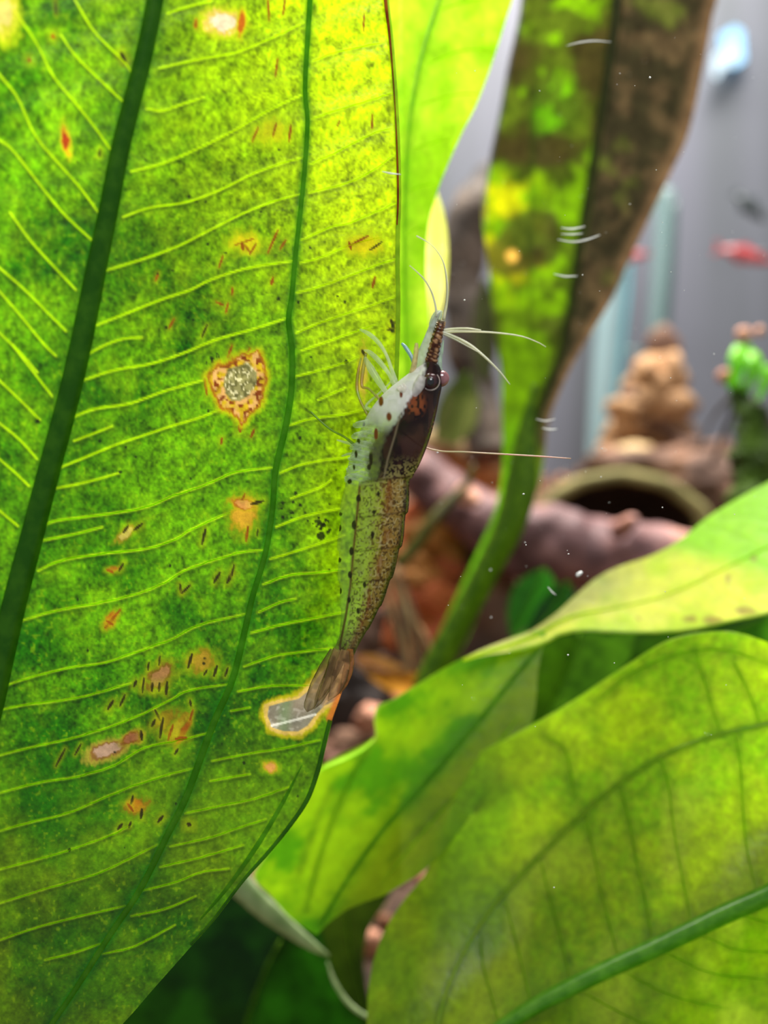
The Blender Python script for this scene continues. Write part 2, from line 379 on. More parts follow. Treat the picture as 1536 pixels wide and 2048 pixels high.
def col_main(X, Y, U, W):
    n1 = fbm(X, Y, 150, 1); n2 = fbm(X, Y, 38, 9, 4); n3 = fbm(X * 1.1, Y * 0.8, 11, 21, 3); n4 = vn(X, Y, 4.2, 31)
    c = mix(np.broadcast_to(lin((44, 128, 0)), X.shape + (3,)), lin((118, 196, 0)), ss(.25, .75, n1))
    yel = ss(1100, -100, Y) * ss(-100, 800, X) * 0.9 + 0.45 * ss(520, 700, X) * ss(1500, 900, Y)
    c = mix(c, lin((196, 232, 0)), np.clip(yel + (n2 - .5) * .5, 0, 1))
    c = mix(c, lin((132, 150, 8)), 0.5 * ss(1350, 1750, Y) * ss(.35, .7, fbm(X, Y, 210, 41)))
    dm, _ = seg_dist(X, Y, MID); ds, _ = seg_dist(X, Y, SEC)
    c = mix(c, lin((24, 104, 0)), 0.60 * np.exp(-dm / 55.0)); c = mix(c, lin((30, 110, 0)), 0.55 * np.exp(-ds / 22.0))
    br = 0.55 + 0.50 * n2 + 1.0 * (n3 - .5) + 0.55 * (n4 - .5) + .30 * (vn(X + 3 * n2, Y, 7.5, 33) - .5)
    fleck = ss(.62, .78, vn(X, Y, 5.0, 55)) * ss(.5, .7, n3)
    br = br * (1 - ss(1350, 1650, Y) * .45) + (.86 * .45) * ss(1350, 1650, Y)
    c = c * np.clip(br, .22, 1.6)[..., None] * (1 - .22 * ss(1250, 1500, Y) * ss(.35, .6, fbm(X, Y, 260, 45)))[..., None]; c = mix(c, lin((190, 230, 10)), fleck * .22)  # lower blade darkened: shade painted into the pigment
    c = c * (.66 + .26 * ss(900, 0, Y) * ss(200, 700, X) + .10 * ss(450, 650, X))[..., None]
    # light veins: paler tissue with relief shade painted as a darker line beneath
    for k, v in enumerate(LV + RV + SV):
        a = np.array(v); x0, x1, y0, y1 = a[:, 0].min() - 12, a[:, 0].max() + 12, a[:, 1].min() - 12, a[:, 1].max() + 12
        m = (X > x0) & (X < x1) & (Y > y0) & (Y < y1)
        if not m.any(): continue
        P = smooth_line(v, max(8, len(v) * 3)); d, _ = seg_dist(X[m], Y[m], P); dn, _ = seg_dist(X[m], Y[m] - 5.5, P)
        cm = c[m]; cm = mix(cm, cm * 0.62, np.exp(-(dn / 3.6) ** 2)); cm = mix(cm, lin((196, 244, 20)), (.8 - .42 * ss(900, 1600, v[0][1])) * np.exp(-(d / 2.1) ** 2)); c[m] = cm
    c = mix(c, lin((22, 84, 2)), .9 * np.exp(-(dm / 22.0) ** 3)); c = mix(c, lin((30, 110, 4)), .85 * np.exp(-(ds / 9.0) ** 2)); c = mix(c, lin((16, 80, 2)), .55 * np.exp(-(ds / 16.0) ** 2) * ss(1350, 1600, Y))
    # orange and yellow lesions
    jag = (fbm(X, Y, 16, 61, 3) - .5) * 2; jag2 = (fbm(X * 1.6, Y * .7, 8, 71, 2) - .5) * 2
    def lesion(cx, cy, rx, ry, rot, core, rim, halo, edge=1.0):
        nonlocal c
        m = (np.abs(X - cx) < 2.6 * max(rx, ry)) & (np.abs(Y - cy) < 2.6 * max(rx, ry))
        x, y = X[m] - cx, Y[m] - cy; ca, sa = math.cos(rot), math.sin(rot)
        d = np.hypot((x * ca + y * sa) / rx, (-x * sa + y * ca) / ry) + .42 * jag[m] * edge + .25 * jag2[m]
        cm = c[m]; cm = mix(cm, lin(halo) * .66, .8 * ss(1.75, 1.0, d)); cm = mix(cm, lin(rim) * .66, .85 * ss(1.15, .85, d) ); cm = mix(cm, lin(core) * .66, ss(.78, .6, d)); c[m] = cm
    lesion(443, 44, 36, 24, 0.1, (252, 232, 190), (238, 206, 90), (214, 226, 20), .7)
    lesion(483, 46, 7, 26, 0.1, (206, 110, 20), (220, 150, 20), (216, 220, 10))
    lesion(392, 46, 5, 12, 0.1, (150, 80, 10), (180, 130, 10), (160, 190, 10))
    lesion(133, 283, 9, 28, -0.15, (190, 70, 12), (226, 176, 20), (200, 224, 10))
    lesion(10, 30, 26, 44, 0, (250, 236, 120), (240, 236, 60), (214, 232, 20), .5)
    lesion(488, 1030, 26, 36, 0.1, (238, 186, 46), (206, 176, 20), (150, 186, 6)); lesion(486, 1008, 22, 10, 0.2, (240, 170, 84), (196, 108, 24), (210, 186, 20))
    lesion(320, 1352, 34, 20, -0.7, (176, 130, 74), (126, 84, 24), (140, 160, 8), .8)
    lesion(404, 1322, 28, 22, -.3, (186, 156, 36), (160, 140, 16), (134, 170, 6))
    lesion(250, 1068, 24, 9, -.7, (214, 196, 96), (170, 150, 30), (120, 160, 8))
    lesion(356, 1456, 30, 20, -.9, (190, 176, 26), (176, 140, 16), (130, 170, 8)); lesion(368, 1462, 6, 28, .5, (170, 96, 16), (170, 110, 14), (150, 150, 8)); lesion(330, 1440, 28, 14, -.7, (150, 130, 16), (130, 120, 10), (120, 150, 6))
    lesion(214, 1500, 38, 16, -.35, (206, 170, 140), (150, 100, 50), (196, 176, 60), .6); lesion(263, 1477, 20, 11, -.4, (170, 110, 66), (140, 76, 24), (180, 160, 40))
    lesion(272, 1612, 24, 16, -.2, (196, 128, 20), (160, 120, 14), (126, 150, 8)); lesion(540, 1533, 15, 12, 0, (250, 180, 90), (226, 186, 40), (170, 206, 10))
    lesion(228, 1138, 15, 6, -.1, (166, 96, 22), (150, 116, 16), (110, 150, 6)); lesion(222, 1240, 12, 18, .5, (176, 86, 14), (168, 126, 14), (140, 170, 8))
    lesion(490, 486, 30, 22, 0, (218, 206, 10), (200, 210, 6), (176, 210, 0)); lesion(728, 488, 34, 22, 0, (230, 220, 6), (216, 222, 4), (190, 214, 0))
    lesion(726, 740, 10, 60, .05, (216, 200, 60), (206, 206, 40), (176, 210, 10)); lesion(545, 262, 30, 26, 0, (206, 216, 6), (196, 214, 2), (170, 206, 0))
    # streaks: short torn dark or rust lines
    ST = [(536, 0, 538, 42, 3, 1), (570, 0, 566, 30, 3.4, 1), (728, 28, 727, 62, 3, 1), (555, 118, 551, 152, 3, 1), (505, 282, 516, 256, 3.6, 1), (546, 272, 553, 245, 3, 1), (578, 282, 582, 250, 3.6, 1),
          (745, 230, 744, 258, 3, 1), (675, 252, 680, 240, 2.6, 1), (500, 505, 488, 488, 4, 1), (470, 490, 506, 478, 3, 1), (486, 500, 484, 486, 5, 1), (536, 505, 556, 460, 3.6, 1), (500, 508, 512, 488, 3, 1),
          (438, 534, 446, 512, 3, 1), (560, 498, 572, 480, 3, 1), (702, 490, 736, 472, 4, 1), (702, 498, 698, 484, 4.6, 1), (740, 500, 764, 484, 3.4, 0), (745, 575, 750, 555, 4.6, 1), (311, 562, 317, 546, 3.4, 1),
          (452, 625, 456, 606, 3.2, 1), (432, 604, 446, 610, 3, 1), (464, 590, 465, 576, 3, 1), (543, 568, 546, 556, 5, 1), (338, 656, 348, 638, 3.6, 1), (404, 674, 414, 650, 3, 0),
          (404, 1088, 411, 1058, 4.6, 0), (362, 1186, 360, 1168, 4, 0), (364, 1186, 380, 1170, 4, 0), (428, 1165, 440, 1145, 5, 0), (455, 1165, 464, 1146, 6, 0), (464, 1150, 468, 1130, 3, 0),
          (210, 1256, 240, 1220, 4.4, 1), (214, 1242, 226, 1250, 4, 1), (376, 1335, 384, 1308, 5, 0), (428, 1352, 434, 1332, 4.6, 0), (408, 1350, 414, 1340, 3, 0), (450, 1352, 456, 1336, 3.6, 0),
          (216, 1418, 226, 1402, 5, 0), (240, 1412, 250, 1390, 3.6, 0), (310, 1420, 320, 1440, 3.4, 0), (304, 1452, 310, 1440, 5, 0), (320, 1475, 326, 1436, 4.4, 0), (336, 1480, 346, 1450, 4, 1), (352, 1478, 372, 1476, 7, 1), (380, 1440, 386, 1420, 3.6, 1), (382, 1412, 380, 1400, 3.6, 0),
          (282, 1462, 284, 1480, 5, 0), (112, 1532, 130, 1498, 3.4, 0), (150, 1510, 162, 1488, 3, 0), (262, 1608, 266, 1592, 4, 0), (282, 1636, 284, 1618, 5, 0), (256, 1608, 266, 1622, 4, 1), (236, 1658, 244, 1648, 5, 0), (258, 1654, 262, 1644, 3.6, 0), (316, 1644, 326, 1632, 5, 0),
          (350, 1508, 356, 1498, 4, 0), (285, 1385, 288, 1356, 3, 0), (296, 1340, 298, 1325, 3, 0), (318, 1330, 320, 1312, 3, 0), (318, 1382, 319, 1366, 4, 0), (332, 1388, 334, 1364, 5, 0), (304, 1382, 305, 1366, 4.4, 0), (268, 1372, 272, 1362, 5, 0),
          (456, 714, 464, 692, 4, 1), (478, 726, 500, 698, 4.6, 1), (506, 724, 524, 706, 4, 1), (412, 752, 440, 722, 5, 1), (410, 758, 414, 790, 4, 1), (434, 802, 438, 812, 6, 1), (480, 862, 482, 846, 8, 1), (502, 874, 508, 860, 4.4, 1), (516, 805, 528, 802, 4, 1), (442, 888, 444, 876, 4, 1), (532, 770, 534, 745, 4, 1), (446, 818, 458, 822, 6, 1),
          (503, 1008, 526, 1002, 6, 0), (492, 1082, 496, 1054, 4.4, 1), (514, 1070, 516, 1060, 3, 0), (484, 1000, 490, 988, 3, 1), (268, 1060, 284, 1048, 5, 0), (247, 1065, 256, 1052, 5, 0), (214, 1140, 226, 1144, 4, 1), (238, 1142, 246, 1128, 4, 0),
          (242, 105, 250, 122, 7, 0), (199, 312, 200, 300, 4, 0), (60, 122, 58, 118, 7, 1), (106, 76, 106, 70, 7, 1), (110, 0, 112, 30, 3, 0), (776, 660, 792, 656, 6, 0), (724, 700, 730, 712, 5, 0), (782, 640, 788, 655, 5, 0), (376, 1648, 380, 1650, 8, 0)]
    for (xa, ya, xb, yb, w, red) in ST:
        m = (X > min(xa, xb) - 16) & (X < max(xa, xb) + 16) & (Y > min(ya, yb) - 16) & (Y < max(ya, yb) + 16)
        if not m.any(): continue
        d, t = seg_dist(X[m], Y[m], [(xa, ya), (xb, yb)]); ww = w * .55 * (.45 + .55 * np.sin(np.clip(t, .05, .95) * math.pi))
        cm = c[m]; cm = mix(cm, lin((176, 186, 6)), .30 * np.exp(-(d / (w * 1.8)) ** 2)); cm = mix(cm, lin((128, 66, 6)) if red else lin((40, 32, 6)), .95 * ss(ww + 1.6, ww - .2, d)); c[m] = cm
    rng = random.Random(8)
    SP = [(415, 488, 3), (556, 598, 3), (332, 655, 3), (387, 640, 2.5), (558, 300, 2), (378, 393, 2.5), (588, 734, 3), (75, 843, 5), (240, 944, 3), (200, 882, 3), (548, 984, 3), (592, 987, 3), (600, 876, 2.5), (488, 1526, 2.5), (424, 718, 3), (693, 724, 3.5)]
    SP += [(rng.uniform(120, 690), rng.uniform(300, 1750), rng.uniform(1.4, 2.6)) for _ in range(40)]
    SP += [(rng.gauss(640, 9), rng.gauss(1048, 8), rng.uniform(1.5, 3.6)) for _ in range(16)] + [(642, 1072, 8), (638, 1044, 4), (648, 1050, 4), (656, 1064, 4)]
    SP += [(rng.gauss(590, 14), rng.gauss(1020, 8), rng.uniform(1.5, 3)) for _ in range(9)] + [(rng.gauss(430, 10), rng.gauss(716, 5), 2) for _ in range(7)] + [(785, 662, 4), (790, 645, 3), (786, 652, 3)]
    for (x, y, r) in SP:
        m = (np.abs(X - x) < 14) & (np.abs(Y - y) < 14)
        if not m.any(): continue
        d = np.hypot(X[m] - x, Y[m] - y) + jag2[m] * 1.5; c[m] = mix(c[m], lin((22, 30, 8)), .92 * ss(r + 1.6, r - .4, d))
    # the large ragged necrotic patch
    m = (X > 370) & (X < 590) & (Y > 650) & (Y < 900)
    sd = poly_sd(X[m], Y[m], NECRO) + jag[m] * 5 + jag2[m] * 3; cm = c[m]; xx, yy = X[m], Y[m]
    cm = mix(cm, lin((180, 180, 4)), .85 * ss(16, 0, sd)); cm = mix(cm, lin((150, 72, 14)), .85 * ss(5, 0, sd) * ss(-8, -2, sd))
    patch = mix(np.broadcast_to(lin((206, 160, 92)), cm.shape), lin((190, 160, 20)), ss(.35, .6, vn(xx, yy, 9, 81)))
    patch = mix(patch, lin((120, 56, 14)), ss(.55, .75, vn(xx, yy, 6, 83)))
    cm = mix(cm, patch, ss(0, -5, sd))
    core = poly_sd(xx, yy, [(470, 732), (495, 722), (515, 745), (512, 770), (500, 790), (480, 806), (462, 800), (450, 786), (446, 760), (456, 740)]) + jag[m] * 4
    cc = mix(np.broadcast_to(lin((142, 138, 84)), cm.shape), lin((100, 98, 52)), ss(.4, .7, vn(xx, yy, 6, 85))); cc = mix(cc, lin((206, 200, 150)), ss(.7, .82, vn(xx, yy, 4, 86)))
    cm = mix(cm, cc, ss(2, -3, core)); c[m] = cm
    # see-through dead window with a cream rim
    A = np.ones(X.shape)
    m = (X > 500) & (X < 730) & (Y > 1280) & (Y < 1500); xx, yy = X[m], Y[m]
    sd = poly_sd(xx, yy, HOLE); sj = sd + jag[m] * 4 + jag2[m] * 3; cm = c[m]
    rimw = ss(1290, 1380, yy)
    cm = mix(cm, lin((190, 180, 14)), .9 * ss(18, 8, sj) * rimw); cm = mix(cm, lin((220, 186, 96)), .95 * ss(9, 4, sj) * rimw)
    mem = mix(np.broadcast_to(lin((140, 140, 120)), cm.shape), lin((176, 176, 160)), ss(.6, .8, vn(xx + yy * .6, yy - xx * .3, 7, 91)))
    tan = ss(600, 660, xx) * ss(1425, 1390, yy)
    mem = mix(mem, lin((190, 140, 90)), .7 * tan); mem = mix(mem, lin((250, 200, 130)), .8 * tan * ss(.62, .75, vn(xx * .8 + yy * .5, yy * .7, 7, 92)))
    cm = mix(cm, mem, ss(0, -2, sd)); d, _ = seg_dist(xx, yy, [(536, 1453), (590, 1440), (630, 1429)]); cm = mix(cm, lin((250, 250, 235)), ss(3.2, 1.6, d)*ss(2,-1,sd))
    d, _ = seg_dist(xx, yy, [(712, 1300), (694, 1350), (680, 1395), (662, 1436)]); cm = mix(cm, lin((200, 110, 40)), .9 * ss(14, 5, d))
    c[m] = cm; al = np.ones(xx.shape) * (1 - 0.30 * ss(0, -3, sd)); A[m] = al
    # reddish-brown margin on the right edge
    e = (1 - U) * 900
    c = mix(c, lin((120, 140, 10)), .55 * ss(16, 6, e) * ss(900, 700, Y))
    return np.concatenate([np.clip(c, 0, .95), A[..., None]], -1)
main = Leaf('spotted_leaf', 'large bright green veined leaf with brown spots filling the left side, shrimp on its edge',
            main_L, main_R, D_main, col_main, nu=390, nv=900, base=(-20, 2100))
main.vein(MID, [30, 34, 38, 44, 46, 50, 52], 0, M_rib, 'midrib', height=.32)
main.vein(SEC, [12, 11, 9, 9, 11, 13, 11, 13, 14, 12, 10], 0, M_rib2, 'secondary_vein', height=.3)
for k, v in enumerate(LV): main.vein(v, 1.6, 2.8, M_vein, wob=1.0, seed=k)
for k, v in enumerate(RV): main.vein(v, 2.7 if v[0][1] < 1200 else 2.0, 2.2, M_vein if v[0][1] < 1000 else M_vein_low, wob=1.6, seed=k + 20)
for k, v in enumerate(SV): main.vein(v, 2.6 if v[0][1] < 1500 else 2.1, 2.0, M_vein if v[0][1] < 1150 else M_vein_low, wob=1.4, seed=k + 60)
main.vein([(604, 1530), (565, 1606), (515, 1690), (455, 1775), (400, 1840)], [2, 8, 10, 8, 3], 0, M_rib2, 'submarginal_vein', height=.15)
main.vein([(x - 5, y) for x, y in main_R[:16]], 11, 8, M_rib3, 'margin', height=.25)
main.vein([(x - 7, y) for x, y in main_R[:10]], [8, 8, 7, 7, 5, 3, 2, 4, 4, 3], 0, M_red, 'rust_streak', lift=.35, height=.2)
main.vein([(x - 4, y) for x, y in main_R[24:34]], [9, 10, 8, 6, 5], 0, M_rib, 'lower_margin', height=.3)

def mottled(c0, c1, s=60, seed=0, amp=.5, fine=8):
    def f(X, Y):
        n = fbm(X, Y, s, seed, 4); g = vn(X, Y, fine, seed + 9)
        c = mix(np.broadcast_to(lin(c0), X.shape + (3,)), lin(c1), ss(.3, .7, n)); return c * (1 + amp * ((n - .5) + .5 * (g - .5)))[..., None]
    return f

# ---- lime leaf behind, top centre
def D_lime(X, Y): return 128 + 0.035 * np.abs(X - 800) + (Y - 300) * .006
lime_mid = [(960, -380), (905, -60), (880, 0), (845, 110), (822, 230), (812, 360), (810, 500), (812, 640), (818, 790)]
def col_lime(X, Y, U, W):
    c = mottled((146, 206, 10), (184, 226, 40), 90, 101)(X, Y); d, _ = seg_dist(X, Y, lime_mid)
    c = mix(c, lin((96, 160, 14)), .7 * np.exp(-d / 30)); return c
lime = Leaf('lime_leaf', 'smooth lime green leaf just behind the right edge of the spotted leaf',
            [(715, -380), (718, -60), (730, 100), (745, 250), (755, 400), (760, 550), (768, 700), (800, 800)],
            [(1110, -380), (1040, -60), (1012, 40), (985, 125), (955, 205), (925, 265), (898, 325), (878, 375), (860, 430), (853, 480), (851, 540), (855, 600), (858, 650), (852, 710), (840, 760), (820, 800)],
            D_lime, col_lime, M_leaf_far, 60, 140, base=(810, 800))
lime.vein(lime_mid, 10, 5, M_rib3, 'midrib', height=.25)
for v in [[(850, 130), (900, 108), (950, 98), (990, 98)], [(838, 210), (880, 196), (930, 188), (962, 190)], [(826, 300), (860, 286), (905, 276)], [(875, 20), (930, 5), (975, -5)], [(818, 385), (840, 372), (870, 366)], [(812, 470), (835, 456), (852, 450)]]:
    lime.vein(v, 3.5, 2.5, M_vein_dim, wob=1)

px_tube('stalk', [(816, 770, 146, 5), (790, 860, 148, 8), (700, 1010, 152, 10), (600, 1250, 160, 10), (560, 1500, 170, 11)], M_rib2, lime.t, 10, 30)

# ---- narrow pale yellow leaf tip
def D_tip(X, Y): return 168 + 0.0 * X + (Y - 400) * .01 + .05 * np.abs(X - 872)
tip = Leaf('narrow_leaf', 'narrow pale yellow leaf tip standing between the lime leaf and the dark branch',
           [(869, 384), (856, 430), (846, 500), (842, 580), (846, 660), (850, 740)], [(873, 384), (886, 425), (894, 480), (894, 540), (887, 610), (874, 680), (858, 740)],
           D_tip, lambda X, Y, U, W: mottled((236, 244, 110), (250, 250, 140), 60, 111, .2)(X, Y) * (1 - .55 * ss(560, 680, Y))[..., None] + 0 * X[..., None], M_leaf_far, 14, 50, base=(852, 740))
tip.vein([(871, 390), (872, 480), (869, 580), (860, 700)], 3, 5, M_vein_dim, 'midrib')

px_tube('stalk', [(858, 700, 171, 3), (848, 760, 171, 5), (780, 900, 174, 7), (660, 1100, 180, 8), (600, 1350, 190, 9)], M_rib2, tip.t, 10, 30)

# ---- the tall leaf and its stalk: algae mottling plus painted shade
D_L = [(1120, -420), (1052, -60), (1036, 40), (1016, 130), (1000, 220), (985, 290), (974, 350), (967, 400), (966, 450), (973, 500), (980, 560), (986, 640), (996, 700), (1003, 760), (1004, 820), (1005, 890), (1003, 950), (990, 1020), (958, 1095), (925, 1165), (893, 1235), (862, 1300), (830, 1370)]
D_R = [(1460, -420), (1442, -60), (1424, 40), (1404, 150), (1376, 270), (1340, 350), (1302, 430), (1264, 510), (1228, 590), (1196, 645), (1168, 690), (1140, 740), (1113, 800), (1096, 850), (1090, 905), (1080, 960), (1062, 1015), (1034, 1070), (1004, 1130), (974, 1190), (942, 1260), (912, 1320), (880, 1390)]
D_M = [(1280, -420), (1240, -60), (1228, 60), (1210, 180), (1192, 300), (1174, 410), (1160, 490), (1146, 600), (1122, 710), (1086, 800), (1060, 880), (1046, 950)]
def D_dark(X, Y):
    d, _ = seg_dist(X, Y, D_M); return 172 + .05 * d * (1 + .0 * X) + (Y - 500) * .012
def col_dark(X, Y, U, W):
    n = fbm(X, Y, 90, 131, 4); n2 = fbm(X, Y, 34, 137, 3)
    dm = np.interp(Y, [p[1] for p in D_M], [p[0] for p in D_M]); side = X - dm
    g = mix(np.broadcast_to(lin((64, 78, 14)), X.shape + (3,)), lin((128, 182, 4)), ss(.42, .66, n + .15 * ss(300, 420, Y)))
    g = mix(g, lin((226, 224, 8)), .9 * ss(.40, .65, n2) * ss(330, 400, Y) * ss(640, 480, Y) * ss(1120, 1000, X))
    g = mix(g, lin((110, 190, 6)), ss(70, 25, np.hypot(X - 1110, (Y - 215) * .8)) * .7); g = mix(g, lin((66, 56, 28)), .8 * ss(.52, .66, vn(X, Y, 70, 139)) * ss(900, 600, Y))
    g = mix(g, lin((40, 56, 10)), .8 * np.exp(-(side / 14) ** 2)); g = mix(g, lin((66, 58, 22)), .75 * ss(350, 310, Y) * ss(.35, .5, n2 + .1))  # brown upper part: another leaf's cast shadow painted in
    d, _ = seg_dist(X, Y, [(1070, 180), (1062, 350), (1060, 500), (1062, 700)]); g = mix(g, lin((40, 60, 10)), .6 * np.exp(-(d / 7) ** 2))
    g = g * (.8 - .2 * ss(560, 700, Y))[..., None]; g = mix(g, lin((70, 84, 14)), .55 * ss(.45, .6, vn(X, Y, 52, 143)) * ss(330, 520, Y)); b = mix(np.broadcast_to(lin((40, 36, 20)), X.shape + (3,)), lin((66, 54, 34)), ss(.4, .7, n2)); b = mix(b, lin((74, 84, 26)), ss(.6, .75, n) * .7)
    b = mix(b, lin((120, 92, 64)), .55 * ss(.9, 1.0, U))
    c = mix(g, b, ss(-12, 14, side) * ss(980, 860, Y)); c = mix(c, lin((96, 156, 8)), ss(800, 900, Y) * ss(1080, 1030, X) * .8)  # right half browned: its lack of light painted into the colour
    c = mix(c, lin((70, 118, 16)), ss(960, 1060, Y) * .85)
    d = np.hypot(X - 1024, Y - 512); c = mix(c, lin((240, 186, 80)), ss(16, 8, d)); return c
dark = Leaf('algae_shade_leaf', 'tall brown and green leaf with algae mottling and a painted shaded half, on a green stalk, right of the shrimp',
            D_L, D_R, D_dark, col_dark, M_algae_shade, 110, 260, base=(855, 1380))
dark.vein(D_M, [22, 20, 18, 16, 14, 12], 0, tissue_mat('dark_olive_rib', (110, 116, 60), .8, .02), 'midrib', height=.35)
px_tube('stalk', [(1070, 770, 174, 3), (1058, 830, 175, 12), (1048, 900, 176, 24), (1042, 970, 177, 33), (1020, 1050, 178, 30), (975, 1140, 180, 26), (930, 1225, 182, 26), (888, 1305, 184, 28), (850, 1380, 186, 28)], tissue_mat('green_stalk', (112, 150, 24), .4, .03, srgb2=(80, 118, 14)), dark.t, 14, 40)
dark.vein([(x + 3, y) for x, y in D_L[:9]], 6, 4, tissue_mat('lilac_grey_rim', (150, 140, 140), .5, .05), 'margin')

# ---- twisted upper leaf on the right
def D_r1(X, Y): return 140 + (Y - 1150) * -.06 + (1500 - X) * .004 + 5 * np.sin((X - 900) / 190)
R1T = [(925, 1318), (960, 1300), (1010, 1280), (1060, 1262), (1110, 1228), (1150, 1192), (1190, 1158), (1235, 1134), (1300, 1112), (1360, 1080), (1410, 1038), (1470, 1000), (1540, 962), (1620, 920)]
R1B = [(925, 1324), (965, 1312), (1020, 1303), (1080, 1288), (1120, 1268), (1165, 1260), (1220, 1262), (1280, 1264), (1340, 1262), (1395, 1256), (1440, 1246), (1490, 1236), (1545, 1224), (1630, 1210)]
def col_r1(X, Y, U, W):
    n = fbm(X, Y, 70, 151, 4); c = mix(np.broadcast_to(lin((206, 236, 20)), X.shape + (3,)), lin((240, 248, 70)), ss(.35, .65, n))
    c = mix(c, lin((150, 236, 4)), ss(60, 110, 1150 - Y + (X - 1200) * .25) * .85)
    c = mix(c, lin((170, 170, 96)), .7 * ss(1330, 1180, X) * ss(.75, .2, U)); c = mix(c, lin((244, 240, 140)), .7 * ss(1100, 1000, X))  # greyish olive sheen painted into the upper left
    for (x, y, rx, ry) in [(1425, 1240, 18, 8), (1380, 1238, 12, 6), (1490, 1222, 20, 8), (1455, 1158, 4, 10), (1507, 1118, 5, 5), (1278, 1236, 4, 4)]:
        c = mix(c, lin((150, 110, 30)), .7 * ss(1.5, .7, np.hypot((X - x) / rx, (Y - y) / ry) + .5 * (vn(X, Y, 8, 152) - .5)))
    return c
M_r1 = leaf_mat('twisted_leaf_tissue', transl=.35, gloss=.06, nscale=500, var=.15)
r1 = Leaf('twisted_leaf', 'yellow-green leaf twisting over with a pale rim, upper right above the broad leaf', R1T, R1B, D_r1, col_r1, M_r1, 50, 140, base=(1600, 1060))
r1.vein([(925, 1321), (965, 1306), (1020, 1290), (1075, 1268), (1115, 1245), (1160, 1228), (1230, 1215), (1330, 1190), (1440, 1140), (1600, 1060)], [6, 8, 8, 6, 3, 3, 3], 0, M_vein_dim, 'midrib')
r1.vein(R1B[2:-1], 7, 5, M_rib3, 'margin', height=.5)

# ---- middle leaf hanging tip-down to the left
def D_r2(X, Y): return 134 + (Y - 1300) * -.012 + 2.5 * np.cos((X - .55 * (1850 - Y) - 640) / 120) + .01 * np.abs(X - 800)
R2mid = [(1078, 1298), (1036, 1346), (980, 1415), (925, 1480), (870, 1545), (820, 1600), (770, 1655), (725, 1715), (685, 1775), (640, 1850)]
R2L = [(1050, 1262), (985, 1292), (935, 1312), (885, 1338), (835, 1368), (790, 1396), (756, 1412), (748, 1440), (747, 1478), (700, 1508), (655, 1528), (632, 1545), (600, 1605), (560, 1665), (522, 1720), (508, 1755), (540, 1790), (580, 1835), (628, 1868)]
R2R = [(1092, 1262), (1084, 1300), (1076, 1345), (1073, 1390), (1066, 1438), (1040, 1480), (1000, 1530), (980, 1580), (950, 1620), (920, 1660), (890, 1700), (860, 1730), (835, 1750), (800, 1772), (765, 1792), (725, 1806), (690, 1822), (660, 1844), (634, 1870)]
def col_r2(X, Y, U, W):
    n = fbm(X + Y * .4, Y, 80, 161, 4); c = mix(np.broadcast_to(lin((94, 176, 4)), X.shape + (3,)), lin((170, 230, 10)), ss(.3, .7, n))
    d, t = seg_dist(X, Y, R2mid); side = np.interp(Y, [p[1] for p in R2mid], [p[0] for p in R2mid])
    c = mix(c, lin((140, 166, 18)), .65 * ss(-10, 40, X - side)); c = mix(c, lin((50, 110, 4)), .6 * np.exp(-d / 14))
    for v in ([(735, 1500), (700, 1560), (665, 1640), (635, 1730), (612, 1820)], [(900, 1600), (840, 1660), (780, 1720)], [(660, 1580), (630, 1650), (600, 1740)]):
        d, _ = seg_dist(X, Y, v); c = mix(c, lin((70, 120, 6)), .5 * np.exp(-(d / 9) ** 2))
    return mix(c, lin((210, 230, 90)), .8 * ss(.025, .005, U) * ss(1300, 1500, Y))
r2 = Leaf('hanging_leaf', 'green leaf hanging tip-down between the spotted leaf and the broad leaf, lower centre', R2L, R2R, D_r2, col_r2, M_leaf_far, 80, 160, base=(1078, 1280))
r2.vein(R2mid, [8, 9, 9, 8, 7, 6], 0, M_rib2, 'midrib', height=.3)
for v in ([(735, 1500), (700, 1560), (665, 1640), (635, 1730), (612, 1820)], [(1040, 1430), (985, 1500), (920, 1580), (850, 1660), (760, 1770)]): r2.vein(v, 5, 4, M_veindark, wob=1)

# ---- broad leaf lower right
def D_r3(X, Y):
    m = 1790 + (1536 - X) * .49; d = Y - m
    return 116 + (Y - 1650) * .014 - 9.0 * (np.clip(Y - 1560, 0, 700) / 500.0) ** 2 + (1536 - X) * .012 + .022 * np.abs(d) + 1.6 * np.sin(X / 75.0 + Y / 300) * ss(20, 160, np.abs(d)) * .8
R3T = [(965, 1500), (1000, 1488), (1035, 1474), (1070, 1450), (1115, 1420), (1175, 1392), (1215, 1358), (1260, 1322), (1320, 1286), (1380, 1268), (1440, 1262), (1490, 1268), (1520, 1280), (1560, 1300), (1650, 1340)]
R3mid = [(1640, 1738), (1536, 1790), (1450, 1828), (1380, 1862), (1300, 1900), (1220, 1936), (1140, 1975), (1060, 2018), (980, 2072), (900, 2130)]
R3sec = [(1600, 1440), (1536, 1448), (1480, 1460), (1430, 1472), (1370, 1492), (1320, 1515), (1260, 1552), (1200, 1598), (1130, 1662), (1060, 1732), (1005, 1790), (960, 1850), (920, 1920), (890, 1990), (872, 2060)]
R3lat = [[(1470, 1466), (1482, 1540), (1486, 1620), (1494, 1700), (1512, 1780)], [(1322, 1518), (1338, 1580), (1348, 1660), (1366, 1760), (1384, 1850)], [(1240, 1575), (1258, 1640), (1272, 1720), (1290, 1800), (1305, 1885)],
         [(1170, 1630), (1186, 1700), (1202, 1780), (1222, 1860), (1240, 1925)], [(1080, 1715), (1098, 1790), (1120, 1870), (1140, 1960)], [(1010, 1800), (1026, 1860), (1046, 1940), (1062, 2010)], [(960, 1870), (966, 1930), (985, 2000), (1000, 2055)]]
